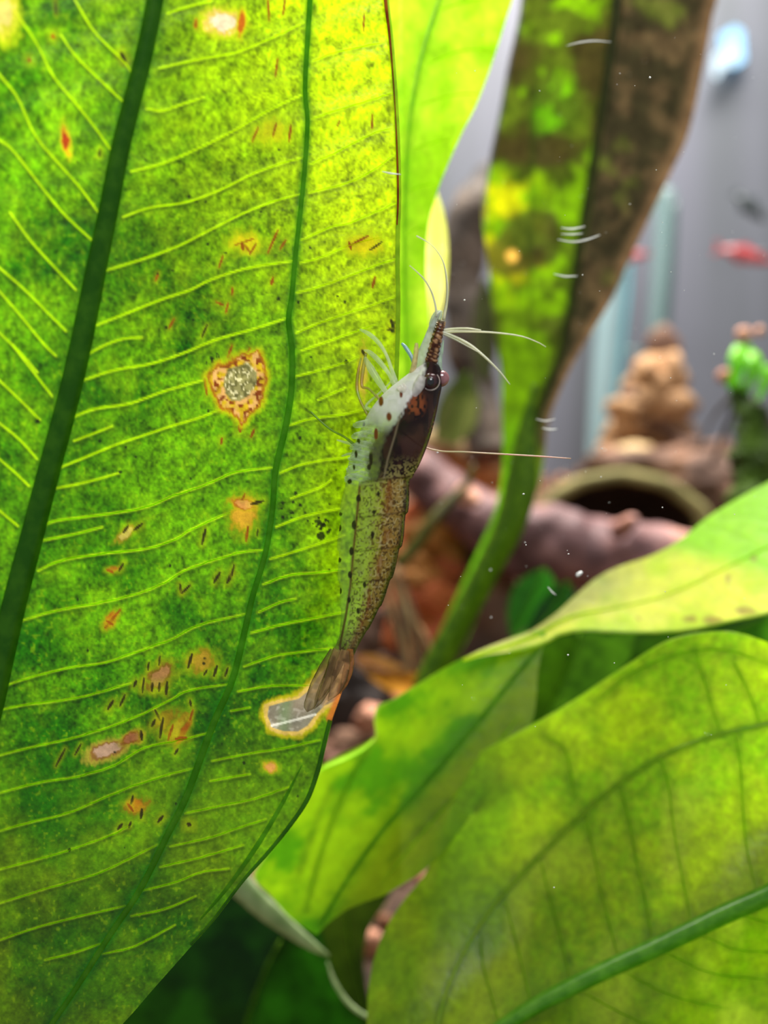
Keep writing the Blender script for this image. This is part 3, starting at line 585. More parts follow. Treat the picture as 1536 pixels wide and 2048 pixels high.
R3top = [[(1390, 1300), (1420, 1400), (1440, 1466)], [(1465, 1320), (1500, 1390), (1520, 1448)], [(1190, 1405), (1260, 1350), (1350, 1310), (1450, 1300), (1540, 1330)], [(1085, 1470), (1130, 1500), (1150, 1600)]]
R3low = [[(1480, 1830), (1560, 1850), (1640, 1850)], [(1400, 1870), (1480, 1900), (1560, 1905)], [(1330, 1905), (1420, 1945), (1540, 1960)], [(1250, 1945), (1340, 1990), (1460, 2020)], [(1170, 1985), (1250, 2030), (1340, 2070)]]
def col_r3(X, Y, U, W):
    n = fbm(X, Y, 120, 171, 4); n2 = fbm(X, Y, 22, 177, 3)
    c = mix(np.broadcast_to(lin((140, 208, 2)), X.shape + (3,)), lin((190, 240, 6)), ss(.3, .7, n)); c = c * (.7 + .6 * n2)[..., None]
    cell = np.abs(vn(X, Y, 11, 181) - .5) * 2; c = mix(c, lin((196, 230, 40)), .3 * ss(.5, .05, cell) * ss(900, 1200, X))
    c = mix(c, lin((120, 166, 10)), .5 * ss(1250, 900, X) * ss(1500, 1800, Y))  # duller olive lower left: shade of other leaves painted in
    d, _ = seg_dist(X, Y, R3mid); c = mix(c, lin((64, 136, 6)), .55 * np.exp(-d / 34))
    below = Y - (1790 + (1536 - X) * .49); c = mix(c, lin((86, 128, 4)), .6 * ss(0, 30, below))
    for v in R3lat + R3top + R3low:
        d, _ = seg_dist(X, Y, v); c = mix(c, lin((86, 138, 4)), .42 * np.exp(-(d / 12) ** 2))
    puck = ss(.45, .8, vn(X, Y * .55, 62, 183)); c = mix(c, lin((206, 244, 60)), .4 * puck * ss(1500, 1560, Y))
    d, _ = seg_dist(X, Y, R3sec); c = mix(c, lin((64, 116, 4)), .7 * np.exp(-(d / 9) ** 2)); return c
# the blade is spanned between its left edge and a far edge running top to bottom out of frame
R3a = [(962, 1503), (935, 1552), (905, 1610), (878, 1680), (852, 1745), (808, 1800), (775, 1850), (750, 1910), (738, 1970), (734, 2030), (736, 2120), (760, 2200)]
R3far = [(966, 1501), (1115, 1420), (1235, 1342), (1340, 1279), (1440, 1262), (1510, 1275), (1600, 1320), (1700, 1420), (1760, 1600), (1760, 1800), (1700, 2020), (1600, 2200)]
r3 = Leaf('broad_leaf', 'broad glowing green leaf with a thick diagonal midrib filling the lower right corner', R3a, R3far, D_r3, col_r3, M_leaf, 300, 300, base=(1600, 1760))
r3.vein(R3mid, [44, 42, 40, 38, 34, 30], 0, tissue_mat('broad_leaf_midrib', (140, 206, 60), .75, .04, srgb2=(110, 180, 40)), 'midrib', height=.38)
r3.vein(R3sec, [6, 7, 7, 7, 6, 6], 0, M_rib3, 'secondary_vein', height=.4)
for k, v in enumerate(R3lat + R3top + R3low): r3.vein(v, 4.5, 3.5, M_veindark, wob=1.5, seed=k + 120, height=.15)
r3.vein([(x, y + 2) for x, y in R3far[:6]], 4, 4, M_rib3, 'margin')

# ---- shaded leaves behind and below
def simple_leaf(name, label, Lp, Rp, D0, slope, c0, c1, mid, seed, bow=3.0, nu=40, nv=80, ribm=None, base=None, rib=8, lats=()):
    def Dn(X, Y):
        d, _ = seg_dist(X, Y, mid); return D0 + slope * (Y - mid[0][1]) + bow * np.minimum(d / 100, 2)
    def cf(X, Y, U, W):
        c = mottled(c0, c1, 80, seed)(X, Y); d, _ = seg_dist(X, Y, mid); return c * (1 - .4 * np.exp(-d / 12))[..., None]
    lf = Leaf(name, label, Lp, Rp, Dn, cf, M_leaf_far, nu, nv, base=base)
    lf.vein(mid, rib, rib * .6, ribm or M_rib2, 'midrib', height=.3)
    for v in lats: lf.vein(v, 4, 3, M_veindark, wob=1)
    return lf
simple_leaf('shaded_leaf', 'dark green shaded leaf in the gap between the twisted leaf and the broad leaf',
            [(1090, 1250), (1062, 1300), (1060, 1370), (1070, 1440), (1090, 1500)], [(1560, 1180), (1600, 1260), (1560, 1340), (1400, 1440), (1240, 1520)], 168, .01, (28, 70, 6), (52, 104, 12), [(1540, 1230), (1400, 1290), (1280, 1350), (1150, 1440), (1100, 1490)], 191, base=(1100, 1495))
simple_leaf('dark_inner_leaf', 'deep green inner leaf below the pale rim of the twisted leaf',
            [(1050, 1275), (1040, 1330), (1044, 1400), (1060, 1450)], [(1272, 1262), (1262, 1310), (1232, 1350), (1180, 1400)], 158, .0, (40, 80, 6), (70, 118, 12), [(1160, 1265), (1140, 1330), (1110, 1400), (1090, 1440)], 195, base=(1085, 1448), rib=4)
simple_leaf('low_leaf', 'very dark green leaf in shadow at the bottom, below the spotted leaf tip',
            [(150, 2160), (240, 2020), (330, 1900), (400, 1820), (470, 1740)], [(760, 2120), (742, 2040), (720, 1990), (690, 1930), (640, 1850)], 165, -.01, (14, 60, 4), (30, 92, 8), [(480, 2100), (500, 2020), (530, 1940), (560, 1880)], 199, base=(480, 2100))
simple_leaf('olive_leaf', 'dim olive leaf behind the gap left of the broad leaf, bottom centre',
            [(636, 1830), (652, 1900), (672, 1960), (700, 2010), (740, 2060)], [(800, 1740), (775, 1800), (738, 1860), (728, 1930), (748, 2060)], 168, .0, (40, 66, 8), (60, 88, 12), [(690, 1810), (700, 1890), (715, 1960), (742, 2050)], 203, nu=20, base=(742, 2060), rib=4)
simple_leaf('shade_fill_leaf', 'dark brownish filler leaf added for the darkness under the pale curled strip',
            [(270, 2060), (330, 1960), (400, 1850), (470, 1740)], [(660, 2010), (640, 1950), (600, 1900), (560, 1850)], 190, .0, (22, 24, 6), (34, 36, 8), [(520, 1980), (510, 1900), (520, 1800)], 207, nu=20, nv=30, base=(520, 1980), rib=4)  # added dark sheet that fills the dark gap above the gravel
# small green leaves under the log
simple_leaf('small_leaf', 'small blurred green leaf beneath the log, left of the twisted leaf', [(1085, 1135), (1035, 1165), (1015, 1215), (1020, 1270)], [(1090, 1135), (1110, 1170), (1080, 1230), (1030, 1275)], 215, .0, (34, 92, 20), (52, 130, 30), [(1086, 1138), (1068, 1190), (1026, 1270)], 211, nu=16, nv=30, rib=4, base=(1026, 1272))
simple_leaf('small_leaf', 'small dark green leaf tucked against the pale rim of the twisted leaf', [(1130, 1160), (1085, 1195), (1060, 1240), (1050, 1280)], [(1140, 1165), (1150, 1200), (1110, 1250), (1060, 1285)], 212, .0, (26, 76, 18), (44, 110, 26), [(1134, 1164), (1110, 1215), (1056, 1280)], 213, nu=16, nv=30, rib=4, base=(1056, 1282))
# bush-like olive leaf behind the shrimp's head
simple_leaf('blurred_leaf', 'blurred olive green leaf right of the shrimp head', [(930, 740), (896, 770), (872, 820), (868, 880)], [(940, 745), (958, 790), (950, 850), (915, 890)], 262, 0, (78, 92, 40), (110, 122, 60), [(934, 745), (920, 810), (895, 885)], 215, nu=16, nv=30, rib=4, base=(895, 888))
simple_leaf('blurred_leaf', 'faint olive leaf between the two dark branches above the antennae', [(968, 560), (948, 610), (942, 680), (955, 760)], [(975, 560), (992, 620), (994, 700), (980, 760)], 255, 0, (56, 56, 34), (78, 80, 50), [(972, 565), (968, 660), (966, 755)], 217, nu=16, nv=30, rib=4, base=(966, 758))

# pale curled strip and thin pale stem at the bottom
M_pale = tissue_mat('pale_sage_strip', (206, 224, 170), .3, .05, srgb2=(166, 190, 130), nscale=300)
t = px_tube('curled_strip', [(468, 1752, 150, 26), (500, 1790, 149, 24), (545, 1830, 148, 20), (590, 1866, 147, 15), (630, 1895, 146, 9), (658, 1912, 146, 3)], M_pale, None, 12, 40, flat=.35, rough=.1)
tag(t, 'pale sage green curled leaf strip emerging from under the spotted leaf', 'leaf')
t = px_tube('thin_stem', [(655, 1925, 146, 2), (668, 1962, 146, 4), (690, 1998, 146, 5), (715, 2022, 146, 5), (744, 2038, 146, 4)], M_pale, None, 8, 24)
tag(t, 'thin pale curved stem at the bottom centre left of the broad leaf', 'stem')

# ------------------------------------------------------------------ hardscape
M_log = rock_mat('pinkish_driftwood', [(50, 32, 32), (104, 72, 72), (156, 112, 106), (250, 176, 140)], scale=42, bump=.6, stops=[.3, .46, .58, .70], rough=.6)
M_wood = rock_mat('dark_driftwood', [(40, 34, 30), (78, 66, 56), (116, 98, 84)], scale=60)
M_wood2 = rock_mat('beige_driftwood', [(120, 92, 60), (176, 146, 100), (206, 180, 136)], scale=45)
M_olive = rock_mat('algae_covered_shell', [(84, 82, 44), (128, 122, 74), (160, 150, 96), (196, 150, 80)], scale=40, stops=[.3, .5, .66, .8])
M_lava = rock_mat('rusty_rock', [(90, 44, 24), (176, 92, 40), (190, 96, 66), (206, 150, 84)], scale=80, bump=.7)
M_amber = rock_mat('amber_rock', [(110, 70, 30), (190, 126, 60), (220, 166, 96)], scale=80)
M_tan = rock_mat('tan_stone', [(116, 84, 58), (172, 132, 92), (214, 170, 124)], scale=70)
M_brown = rock_mat('brown_stone', [(58, 42, 34), (104, 76, 60), (150, 110, 84)], scale=60)
M_dusky = rock_mat('dusky_pink_stone', [(70, 48, 40), (140, 98, 78), (200, 146, 112)], scale=90)
M_peach = rock_mat('peach_stone', [(150, 96, 78), (206, 146, 118), (240, 190, 160)], scale=60)

log = Thing('driftwood_log', 'thick pinkish brown driftwood log lying across behind the green stalk', 'driftwood', at(np.array(1180.), np.array(1180.), np.array(250.)))
px_tube('trunk', [(780, 900, 268, 40), (860, 960, 262, 54), (930, 1015, 256, 58), (1010, 1062, 251, 66), (1100, 1090, 248, 84), (1200, 1106, 246, 84), (1320, 1120, 244, 78), (1440, 1140, 242, 70), (1600, 1160, 240, 60)], M_log, log, 28, 90, rough=.22, rscale=16)
px_tube('knot', [(1236, 1060, 232, 20), (1262, 1042, 226, 14), (1272, 1040, 224, 6)], M_log, log, 12, 14, rough=.2)
px_tube('knot', [(925, 985, 240, 22), (948, 1000, 236, 14), (955, 1004, 234, 6)], M_peach, log, 12, 14, rough=.2)
b = px_tube('driftwood_branch', [(1090, 320, 300, 30), (1010, 356, 296, 44), (952, 420, 292, 54), (925, 490, 290, 44), (922, 570, 288, 44), (930, 650, 286, 46), (945, 740, 284, 44), (962, 830, 280, 42), (985, 920, 276, 46)], M_wood, None, 20, 60, rough=.25, rscale=14)
tag(b, 'dark grey-brown upright branch curving behind the shrimp antennae', 'driftwood')
b = px_tube('driftwood_piece', [(790, 900, 300, 26), (850, 898, 298, 44), (920, 918, 296, 50), (990, 940, 294, 46), (1080, 950, 292, 34)], M_wood2, None, 20, 50, rough=.2, rscale=18)
tag(b, 'pale beige driftwood piece resting behind the log, right of the shrimp back', 'driftwood')
b = px_tube('arched_root', [(948, 930, 215, 5), (930, 975, 214, 9), (895, 1008, 213, 11), (862, 1045, 212, 12), (832, 1090, 212, 13), (795, 1130, 212, 13)], tissue_mat('olive_brown_stem', (118, 104, 50), .3, .03, srgb2=(70, 78, 28)), None, 10, 30)
tag(b, 'thin olive brown stem bending down beside the shrimp back', 'stem')

# hollow arched shell: olive rim, dark inside
def shell():
    t = Thing('hollow_shell', 'arched olive shell with a dark hollow beneath it, behind the log', 'hideout', at(np.array(1240.), np.array(1080.), np.array(300.)))
    n, k = 40, 14; c = at(np.array(1240.), np.array(1075.), np.array(300.)); A = []; Bv = []
    for i in range(n):
        th = math.pi * i / (n - 1)
        for j in range(k):
            ph = j / (k - 1) * math.pi / 2
            for sc, arr in ((1.0, A), (0.80, Bv)):
                r = sc * (1 + .05 * mnoise.noise(Vector((th * 2, ph * 2, 1))))
                arr.append(c + np.array([-math.cos(th) * math.cos(ph) * 28.5 * r, math.sin(ph) * 34 * r, math.sin(th) * math.cos(ph) * 20.5 * r]) * MM)
    A, Bv = np.array(A), np.array(Bv)
    mesh_obj('outer_shell', A, grid_faces(n, k), M_olive, t)
    mesh_obj('inner_shell', Bv, grid_faces(n, k)[:, ::-1], rock_mat('dark_shell_inside', [(24, 20, 16), (44, 36, 28), (60, 48, 40)]), t)
    rim = []
    for i in range(n):
        a, b_ = A[i * k], Bv[i * k]; m = (a + b_) / 2; h = (a - b_) / 2; e = np.array([0, -2.2 * MM, 0])
        for q in range(8):
            an = math.pi * q / 7; rim.append(m + h * math.cos(an) + e * math.sin(an))
    mesh_obj('rim', np.array(rim), grid_faces(n, 8), M_olive, t)
shell()

rocks = [('rust_rock', 905, 1120, 272, (21, 14, 17), M_lava, 1, 'rusty orange rock in the hollow below the log, right of the shrimp'),
         ('rust_rock', 860, 1235, 262, (13, 11, 13), M_lava, 2, 'reddish rock at the foot of the green stalk, nearest the shrimp tail'),
         ('rust_rock', 985, 1185, 285, (13, 10, 12), M_brown, 3, 'dim brown rock in the shade behind the green stalk'),
         ('amber_rock', 870, 1080, 262, (9, 7, 8), M_amber, 21, 'amber yellow rock above the rusty rock, right of the shrimp back'),
         ('amber_rock', 835, 1150, 258, (7, 6, 6), M_amber, 22, 'small amber rock wedged between the rusty rock and the shrimp back'),
         ('peach_rock', 741, 1436, 232, (3.6, 3, 3.4), M_peach, 4, 'peach coloured stone peeping out between the spotted leaf and the hanging leaf'),
         ('peach_rock', 694, 1512, 236, (8, 6, 4.5), M_dusky, 5, 'dusky pink stone just right of the spotted leaf edge, under the shrimp tail'),
         ('dark_lump', 712, 1432, 246, (9.5, 6, 13), rock_mat('dark_void_fill', [(18, 14, 12), (40, 30, 26), (60, 46, 38)]), 6, 'black lump filling the dark void right of the shrimp tail fan'),  # black lump put where there is only a dark void
         ('grey_rock', 800, 1390, 258, (12, 9, 10), M_brown, 7, 'grey-brown stone above the notch in the hanging leaf'),
         ('dark_lump', 780, 1250, 268, (16, 9, 12), M_brown, 8, 'dark brown stone right of the lower shrimp body'),
         ('peach_rock', 840, 1400, 246, (7, 6, 4), M_peach, 9, 'small peach pebble on the upper edge of the hanging leaf'),
         ('debris_rock', 1430, 980, 320, (20, 14, 12), M_brown, 10, 'dark brown rock mound left of the mossy stem'),
         ('debris_rock', 1400, 925, 335, (13, 10, 8), M_brown, 11, 'small brown rock behind the mound, right of the stone spire'),
         ('debris_rock', 1300, 945, 330, (22, 12, 9), M_brown, 12, 'low brown rock at the foot of the stone spire'),
         ('pebble', 745, 1818, 200, (1.6, 1.4, 2.2), M_peach, 13, 'tiny orange pebble seen through the gap below the hanging leaf'),
         ('pebble', 643, 1876, 196, (2.4, 2, 3), M_peach, 14, 'small pinkish pebble at the tip of the hanging leaf'),
         ('pebble', 742, 1905, 196, (3, 2.4, 5), M_peach, 15, 'pinkish brown pebble against the left edge of the broad leaf'),
         ('dark_lump', 560, 1960, 250, (30, 12, 22), rock_mat('shadow_rock', [(12, 12, 8), (24, 22, 14), (34, 30, 20)]), 16, 'black rock in the shadow at the very bottom left of centre'),
         ('dark_lump', 1000, 1290, 262, (20, 12, 20), M_brown, 17, 'brown shaded rock behind the pale rim of the twisted leaf'),
         ('dark_lump', 740, 1590, 240, (16, 10, 18), M_brown, 18, 'brown rock hidden low behind the hanging leaf')]
for nm, x, y, D, r3_, m_, sd, lab in rocks:
    o = blob(nm, x, y, D, r3_, m_, None, 4 if max(r3_) > 6 else 3, .38, 1.3, sd, facet=.6); tag(o, lab, 'rock' if nm != 'pebble' else 'pebble')

# tan spire of piled stones
sp = Thing('stone_spire', 'tan lumpy spire of piled stones standing before the grey back wall', 'rock', at(np.array(1305.), np.array(945.), np.array(345.)))
rs = random.Random(12)
lumps = [(1325, 700, 6.0, 2.6, 8), (1290, 745, 5, 6, 5), (1338, 735, 5, 6, 6), (1318, 760, 9, 7, 8), (1345, 765, 4, 5, 5), (1300, 790, 7, 7, 6)]
for r in range(7):
    y = 770 + r * 26; hw = 26 + r * 9
    for k in range(4):
        lumps.append((1305 + (k - 1.5) / 1.5 * hw + rs.uniform(-8, 8), y + rs.uniform(-10, 10), rs.uniform(5, 8), 6, rs.uniform(4, 6.5)))
for k, (x, y, a, b_, c_) in enumerate(lumps):
    blob('stone', x, y, 342 + rs.uniform(-5, 5), (a, b_, c_), M_tan if k % 5 else M_brown, sp, 2, .4, 1.2, 40 + k)
blob('stone', 1265, 915, 330, (7, 6, 5), M_wood2, sp, 3, .3, 1.2, 99)

# ------------------------------------------------------------------ pipes, glowing lamp reflection, fish
def pipe_mat(name, c, a):
    m, nt, out = newmat(name); L = nt.links
    b = nd(nt, 'BsdfPrincipled', Roughness=0.25); b.inputs['Base Color'].default_value = tuple(lin(c)) + (1,); b.inputs['Alpha'].default_value = a
    L.new(b.outputs[0], out.inputs[0]); return m
M_pipe = pipe_mat('frosted_clear_pipe', (150, 178, 182), .8); M_pipe2 = pipe_mat('dim_clear_pipe', (120, 150, 146), .5)
pt = Thing('filter_pipe', 'bright frosted clear pipe standing upright left of the stone spire', 'pipe', at(np.array(1195.), np.array(950.), np.array(380.)))
px_tube('tube', [(1232, 300, 380, 26), (1228, 480, 380, 26), (1218, 640, 380, 27), (1208, 780, 380, 28), (1200, 950, 380, 28)], M_pipe, pt, 20, 30)
px_tube('cyan_edge', [(1262, 420, 374, 4), (1258, 560, 374, 5), (1246, 680, 374, 5), (1232, 820, 374, 4), (1224, 930, 374, 3)], pipe_mat('cyan_glass_edge', (100, 168, 180), .8), pt, 10, 24)
pt = Thing('clear_pipe', 'dim greenish clear pipe running down behind the fin of the hidden fish', 'pipe', at(np.array(1310.), np.array(760.), np.array(400.)))
px_tube('tube', [(1330, 380, 400, 20), (1322, 520, 400, 18), (1312, 640, 400, 16), (1306, 760, 400, 15)], M_pipe2, pt, 16, 24)
px_tube('inner_rod', [(1350, 400, 404, 7), (1340, 560, 404, 8), (1326, 700, 404, 7), (1320, 760, 404, 6)], pipe_mat('dark_green_rod', (70, 92, 90), .9), pt, 10, 20)
o = px_tube('cross_bar', [(1236, 700, 392, 6), (1300, 704, 392, 5)], M_pipe2, None, 8, 6); tag(o, 'short faint horizontal bar between the two clear pipes', 'bar')

def glow():  # emissive patches stand in for a lamp reflected in the glass
    m, nt, out = newmat('blue_white_reflection'); e = nd(nt, 'Emission', Strength=2.2); e.inputs[0].default_value = (.36, .70, 1.0, 1); nt.links.new(e.outputs[0], out.inputs[0])
    m2, nt2, out2 = newmat('white_reflection_core'); e2 = nd(nt2, 'Emission', Strength=1.6); e2.inputs[0].default_value = (.75, .92, 1.0, 1); nt2.links.new(e2.outputs[0], out2.inputs[0])
    t = Thing('lamp_reflection', 'small blue-white glowing patch for a lamp reflection on the grey back wall, upper right', 'reflection', at(np.array(1465.), np.array(150.), np.array(424.)))
    def prism(nm, poly, D0, D1, mat):
        P = np.array(poly, float); n = len(P); V = np.vstack([at(P[:, 0], P[:, 1], np.full(n, float(D0))), at(P[:, 0], P[:, 1], np.full(n, float(D1)))])
        Fs = [tuple(range(n)), tuple(range(2 * n - 1, n - 1, -1))] + [(i, i + n, (i + 1) % n + n, (i + 1) % n) for i in range(n)]
        mesh_obj(nm, V, Fs, mat, t, smooth=False)
    prism('reflection_body', [(1440, 70), (1470, 52), (1486, 62), (1490, 120), (1470, 134), (1446, 130)], 424, 428, m)
    prism('reflection_core', [(1428, 112), (1462, 84), (1478, 100), (1470, 128), (1446, 136), (1434, 158), (1426, 148)], 421, 423, m2)
glow()

M_fred = tissue_mat('red_fish_skin', (206, 92, 92), .3, .08, srgb2=(176, 70, 74), nscale=200)
M_fgrey = tissue_mat('grey_fish_skin', (76, 84, 84), .3, .06, srgb2=(56, 62, 64), nscale=200)
M_black = tissue_mat('black_eye', (20, 20, 26), .0, .15)
def fish(label, px, py, D, L, ang, mat, hgt=.24, eye=(.36, .07)):
    base = at(np.array(float(px)), np.array(float(py)), np.array(float(D)))
    t = Thing('fish', label, 'fish', base)
    n, k = 26, 14; V = []; ca, sa = math.cos(ang), math.sin(ang)
    def W(x, y, z): return base + np.array([x * ca - z * sa, y, x * sa + z * ca]) * MM
    for i in range(n):
        s = i / (n - 1); x = (s - .5) * L; r = max(.02, math.sin(math.pi * min(1, s ** .8)) ** .75) * L * hgt * .5 * (1.0 if s > .2 else .55 + 2.2 * s)
        for j in range(k):
            a = 2 * math.pi * j / k; V.append(W(x, math.cos(a) * r * .55, math.sin(a) * r))
    V = np.array(V); Fs = [tuple(q) for q in grid_faces(n, k, True)] + [tuple(range(k))[::-1], tuple(range((n - 1) * k, n * k))]
    mesh_obj('body', V, Fs, mat, t)
    def fin(nm, pts):
        P = [W(x * L, .12, z * L) for x, z in pts]; Q = [W(x * L, -.12, z * L) for x, z in pts]; m_ = len(P)
        mesh_obj(nm, np.array(P + Q), [tuple(range(m_)), tuple(range(2 * m_ - 1, m_ - 1, -1))] + [(i, (i + 1) % m_, (i + 1) % m_ + m_, i + m_) for i in range(m_)], mat, t, smooth=False)
    fin('tail_fin', [(-.44, .02), (-.56, .13), (-.62, .12), (-.56, 0), (-.62, -.12), (-.56, -.13), (-.44, -.02)])
    fin('dorsal_fin', [(.05, hgt * .42), (-.05, hgt * .8), (-.16, hgt * .7), (-.16, hgt * .3)])
    fin('anal_fin', [(-.05, -hgt * .4), (-.12, -hgt * .72), (-.22, -hgt * .6), (-.22, -hgt * .25)])
    for s in (-1, 1):
        V2, F2 = ico(2); q = W(L * eye[0], s * L * hgt * .2, L * eye[1]); mesh_obj('eye', V2 * L * .045 * MM + q, F2, M_black, t)
fish('blurred red fish swimming before the grey back wall at the right edge', 1496, 512, 350, 20, -.25, M_fred, .26, (.22, .10))
fish('pinkish fish half hidden behind the edge of the tall mottled leaf', 1262, 512, 360, 14, .1, M_fred, .28)
fish('small dark grey fish tilted downwards above the red fish', 1502, 416, 380, 15, -.75, M_fgrey, .36)

# ------------------------------------------------------------------ mossy stem with bright leaflets (right edge)
M_moss = rock_mat('moss_green_stem', [(30, 40, 8), (60, 84, 14), (96, 130, 24)], scale=160, bump=1.0)
ms = Thing('mossy_plant', 'moss-covered dark green stem topped by bright green leaflets at the right edge', 'plant', at(np.array(1500.), np.array(1080.), np.array(222.)))
px_tube('stem', [(1470, 775, 226, 16), (1492, 810, 225, 26), (1505, 870, 224, 34), (1508, 940, 223, 38), (1505, 1010, 222, 44), (1500, 1080, 222, 48)], M_moss, ms, 20, 60, rough=.5, rscale=5)
M_bright = tissue_mat('bright_green_leaflet', (176, 246, 60), .6, .04, srgb2=(140, 220, 40))
for pts in ([(1482, 696, 224, 14), (1476, 720, 222, 20), (1474, 745, 222, 12), (1470, 775, 223, 4)], [(1504, 706, 223, 14), (1510, 728, 221, 18), (1502, 758, 221, 9), (1490, 785, 222, 3)],
            [(1540, 735, 222, 15), (1534, 755, 221, 16), (1524, 780, 221, 8), (1515, 800, 222, 3)], [(1454, 742, 226, 8), (1462, 765, 225, 12), (1470, 785, 225, 6)], [(1494, 690, 226, 10), (1500, 715, 224, 8), (1494, 760, 224, 3)]):
    px_tube('leaflet', pts, M_bright, ms, 10, 20, flat=.4, rough=.1)
for x, y, r in ((1488, 668, 16), (1448, 752, 15), (1520, 662, 10)): blob('bud', x, y, 226, (r * .113, r * .1, r * .113), M_peach, ms, 2, .2, 1.2, x)
for pts in ([(1470, 790, 228, 7), (1436, 820, 232, 4), (1412, 862, 236, 3), (1396, 900, 238, 3)], [(1478, 800, 228, 8), (1458, 840, 230, 5), (1440, 890, 232, 5), (1424, 930, 234, 4)], [(1500, 800, 230, 10), (1530, 830, 232, 12), (1550, 880, 232, 12)]):
    px_tube('root', pts, M_wood, ms, 8, 18, rough=.3, rscale=3)
# rooty twigs under the shrimp
rt = Thing('root_tuft', 'tangle of grey-brown rootlets beside the shrimp tail', 'roots', at(np.array(850.), np.array(1390.), np.array(222.)))
rr = random.Random(5)
for k in range(12):
    x = 750 + k * 5; px_tube('rootlet', [(x + rr.uniform(-12, 12), 1140 + rr.uniform(-20, 30), 222, 2), (x + 22 + rr.uniform(-8, 8), 1220, 221, 4), (x + 45 + rr.uniform(-10, 10), 1300, 221, 5), (x + 60 + rr.uniform(-14, 14), 1385, 222, 5)], M_wood2 if k % 2 else M_brown, rt, 6, 14, rough=.2, rscale=3)
def D_dead(X, Y): return 205 + .06 * np.abs(Y - 1345) + 0 * X
r2.vein([(748, 1476), (722, 1497), (690, 1513), (655, 1529), (636, 1543)], [4, 16, 18, 12, 3], 0, M_vein_low, 'pale_rim', height=.2)
dl = Leaf('dead_leaf', 'amber brown decaying leaf lying right of the shrimp tail', [(706, 1308), (760, 1312), (820, 1340), (880, 1372), (930, 1392)], [(704, 1316), (745, 1360), (800, 1392), (860, 1408), (930, 1402)],
          D_dead, lambda X, Y, U, W: mottled((120, 78, 20), (190, 134, 50), 30, 301)(X, Y), M_leaf_far, 14, 40, base=(930, 1398))
dl.vein([(706, 1312), (760, 1338), (820, 1368), (925, 1397)], 3, 5, M_red, 'midrib')

# ------------------------------------------------------------------ THE SHRIMP
SH = Thing('shrimp', 'translucent speckled shrimp with dark brown head clinging upright to the spotted leaf edge', 'shrimp', at(np.array(690.), np.array(1430.), np.array(96.)))
rows = [(724, 851, 869), (732, 838, 878), (742, 822, 882), (760, 797, 884), (780, 772, 883), (800, 753, 879), (830, 733, 873), (870, 715, 863), (905, 702, 851), (935, 694, 838), (960, 688, 825),
        (1000, 681, 820), (1050, 676, 813), (1100, 674, 803), (1150, 675, 788), (1200, 679, 769), (1240, 680, 749), (1270, 677, 731), (1295, 668, 716), (1312, 660, 708), (1325, 655, 703)]
R_ = smooth_line(rows, 520); YY, LL, RR = R_[:, 0], R_[:, 1], R_[:, 2]
na = 300; th = np.linspace(0, 2 * math.pi, na, endpoint=False)
cx = (LL + RR) / 2; hw = (RR - LL) / 2
segs = [960, 1030, 1098, 1160, 1215, 1262]
step = np.ones(len(YY))
for s_ in segs: step += -.060 * ss(s_ - 3, s_ + 3, YY) * ss(s_ + 60, s_ + 3, YY)
hw2 = hw * step
thick = np.interp(YY, [724, 760, 820, 900, 960, 1100, 1240, 1325], [.6, 2.0, 2.7, 2.9, 2.8, 2.6, 1.7, .8])
D_SH = 96.2 + (YY - 1000) * .004
Xb = cx[:, None] + hw2[:, None] * np.cos(th); tilt = -.05
Yb = YY[:, None] + (Xb - cx[:, None]) * tilt
Db = D_SH[:, None] - thick[:, None] * np.sin(th) * (1 - .15 * (np.cos(th) < 0) * np.abs(np.cos(th)))
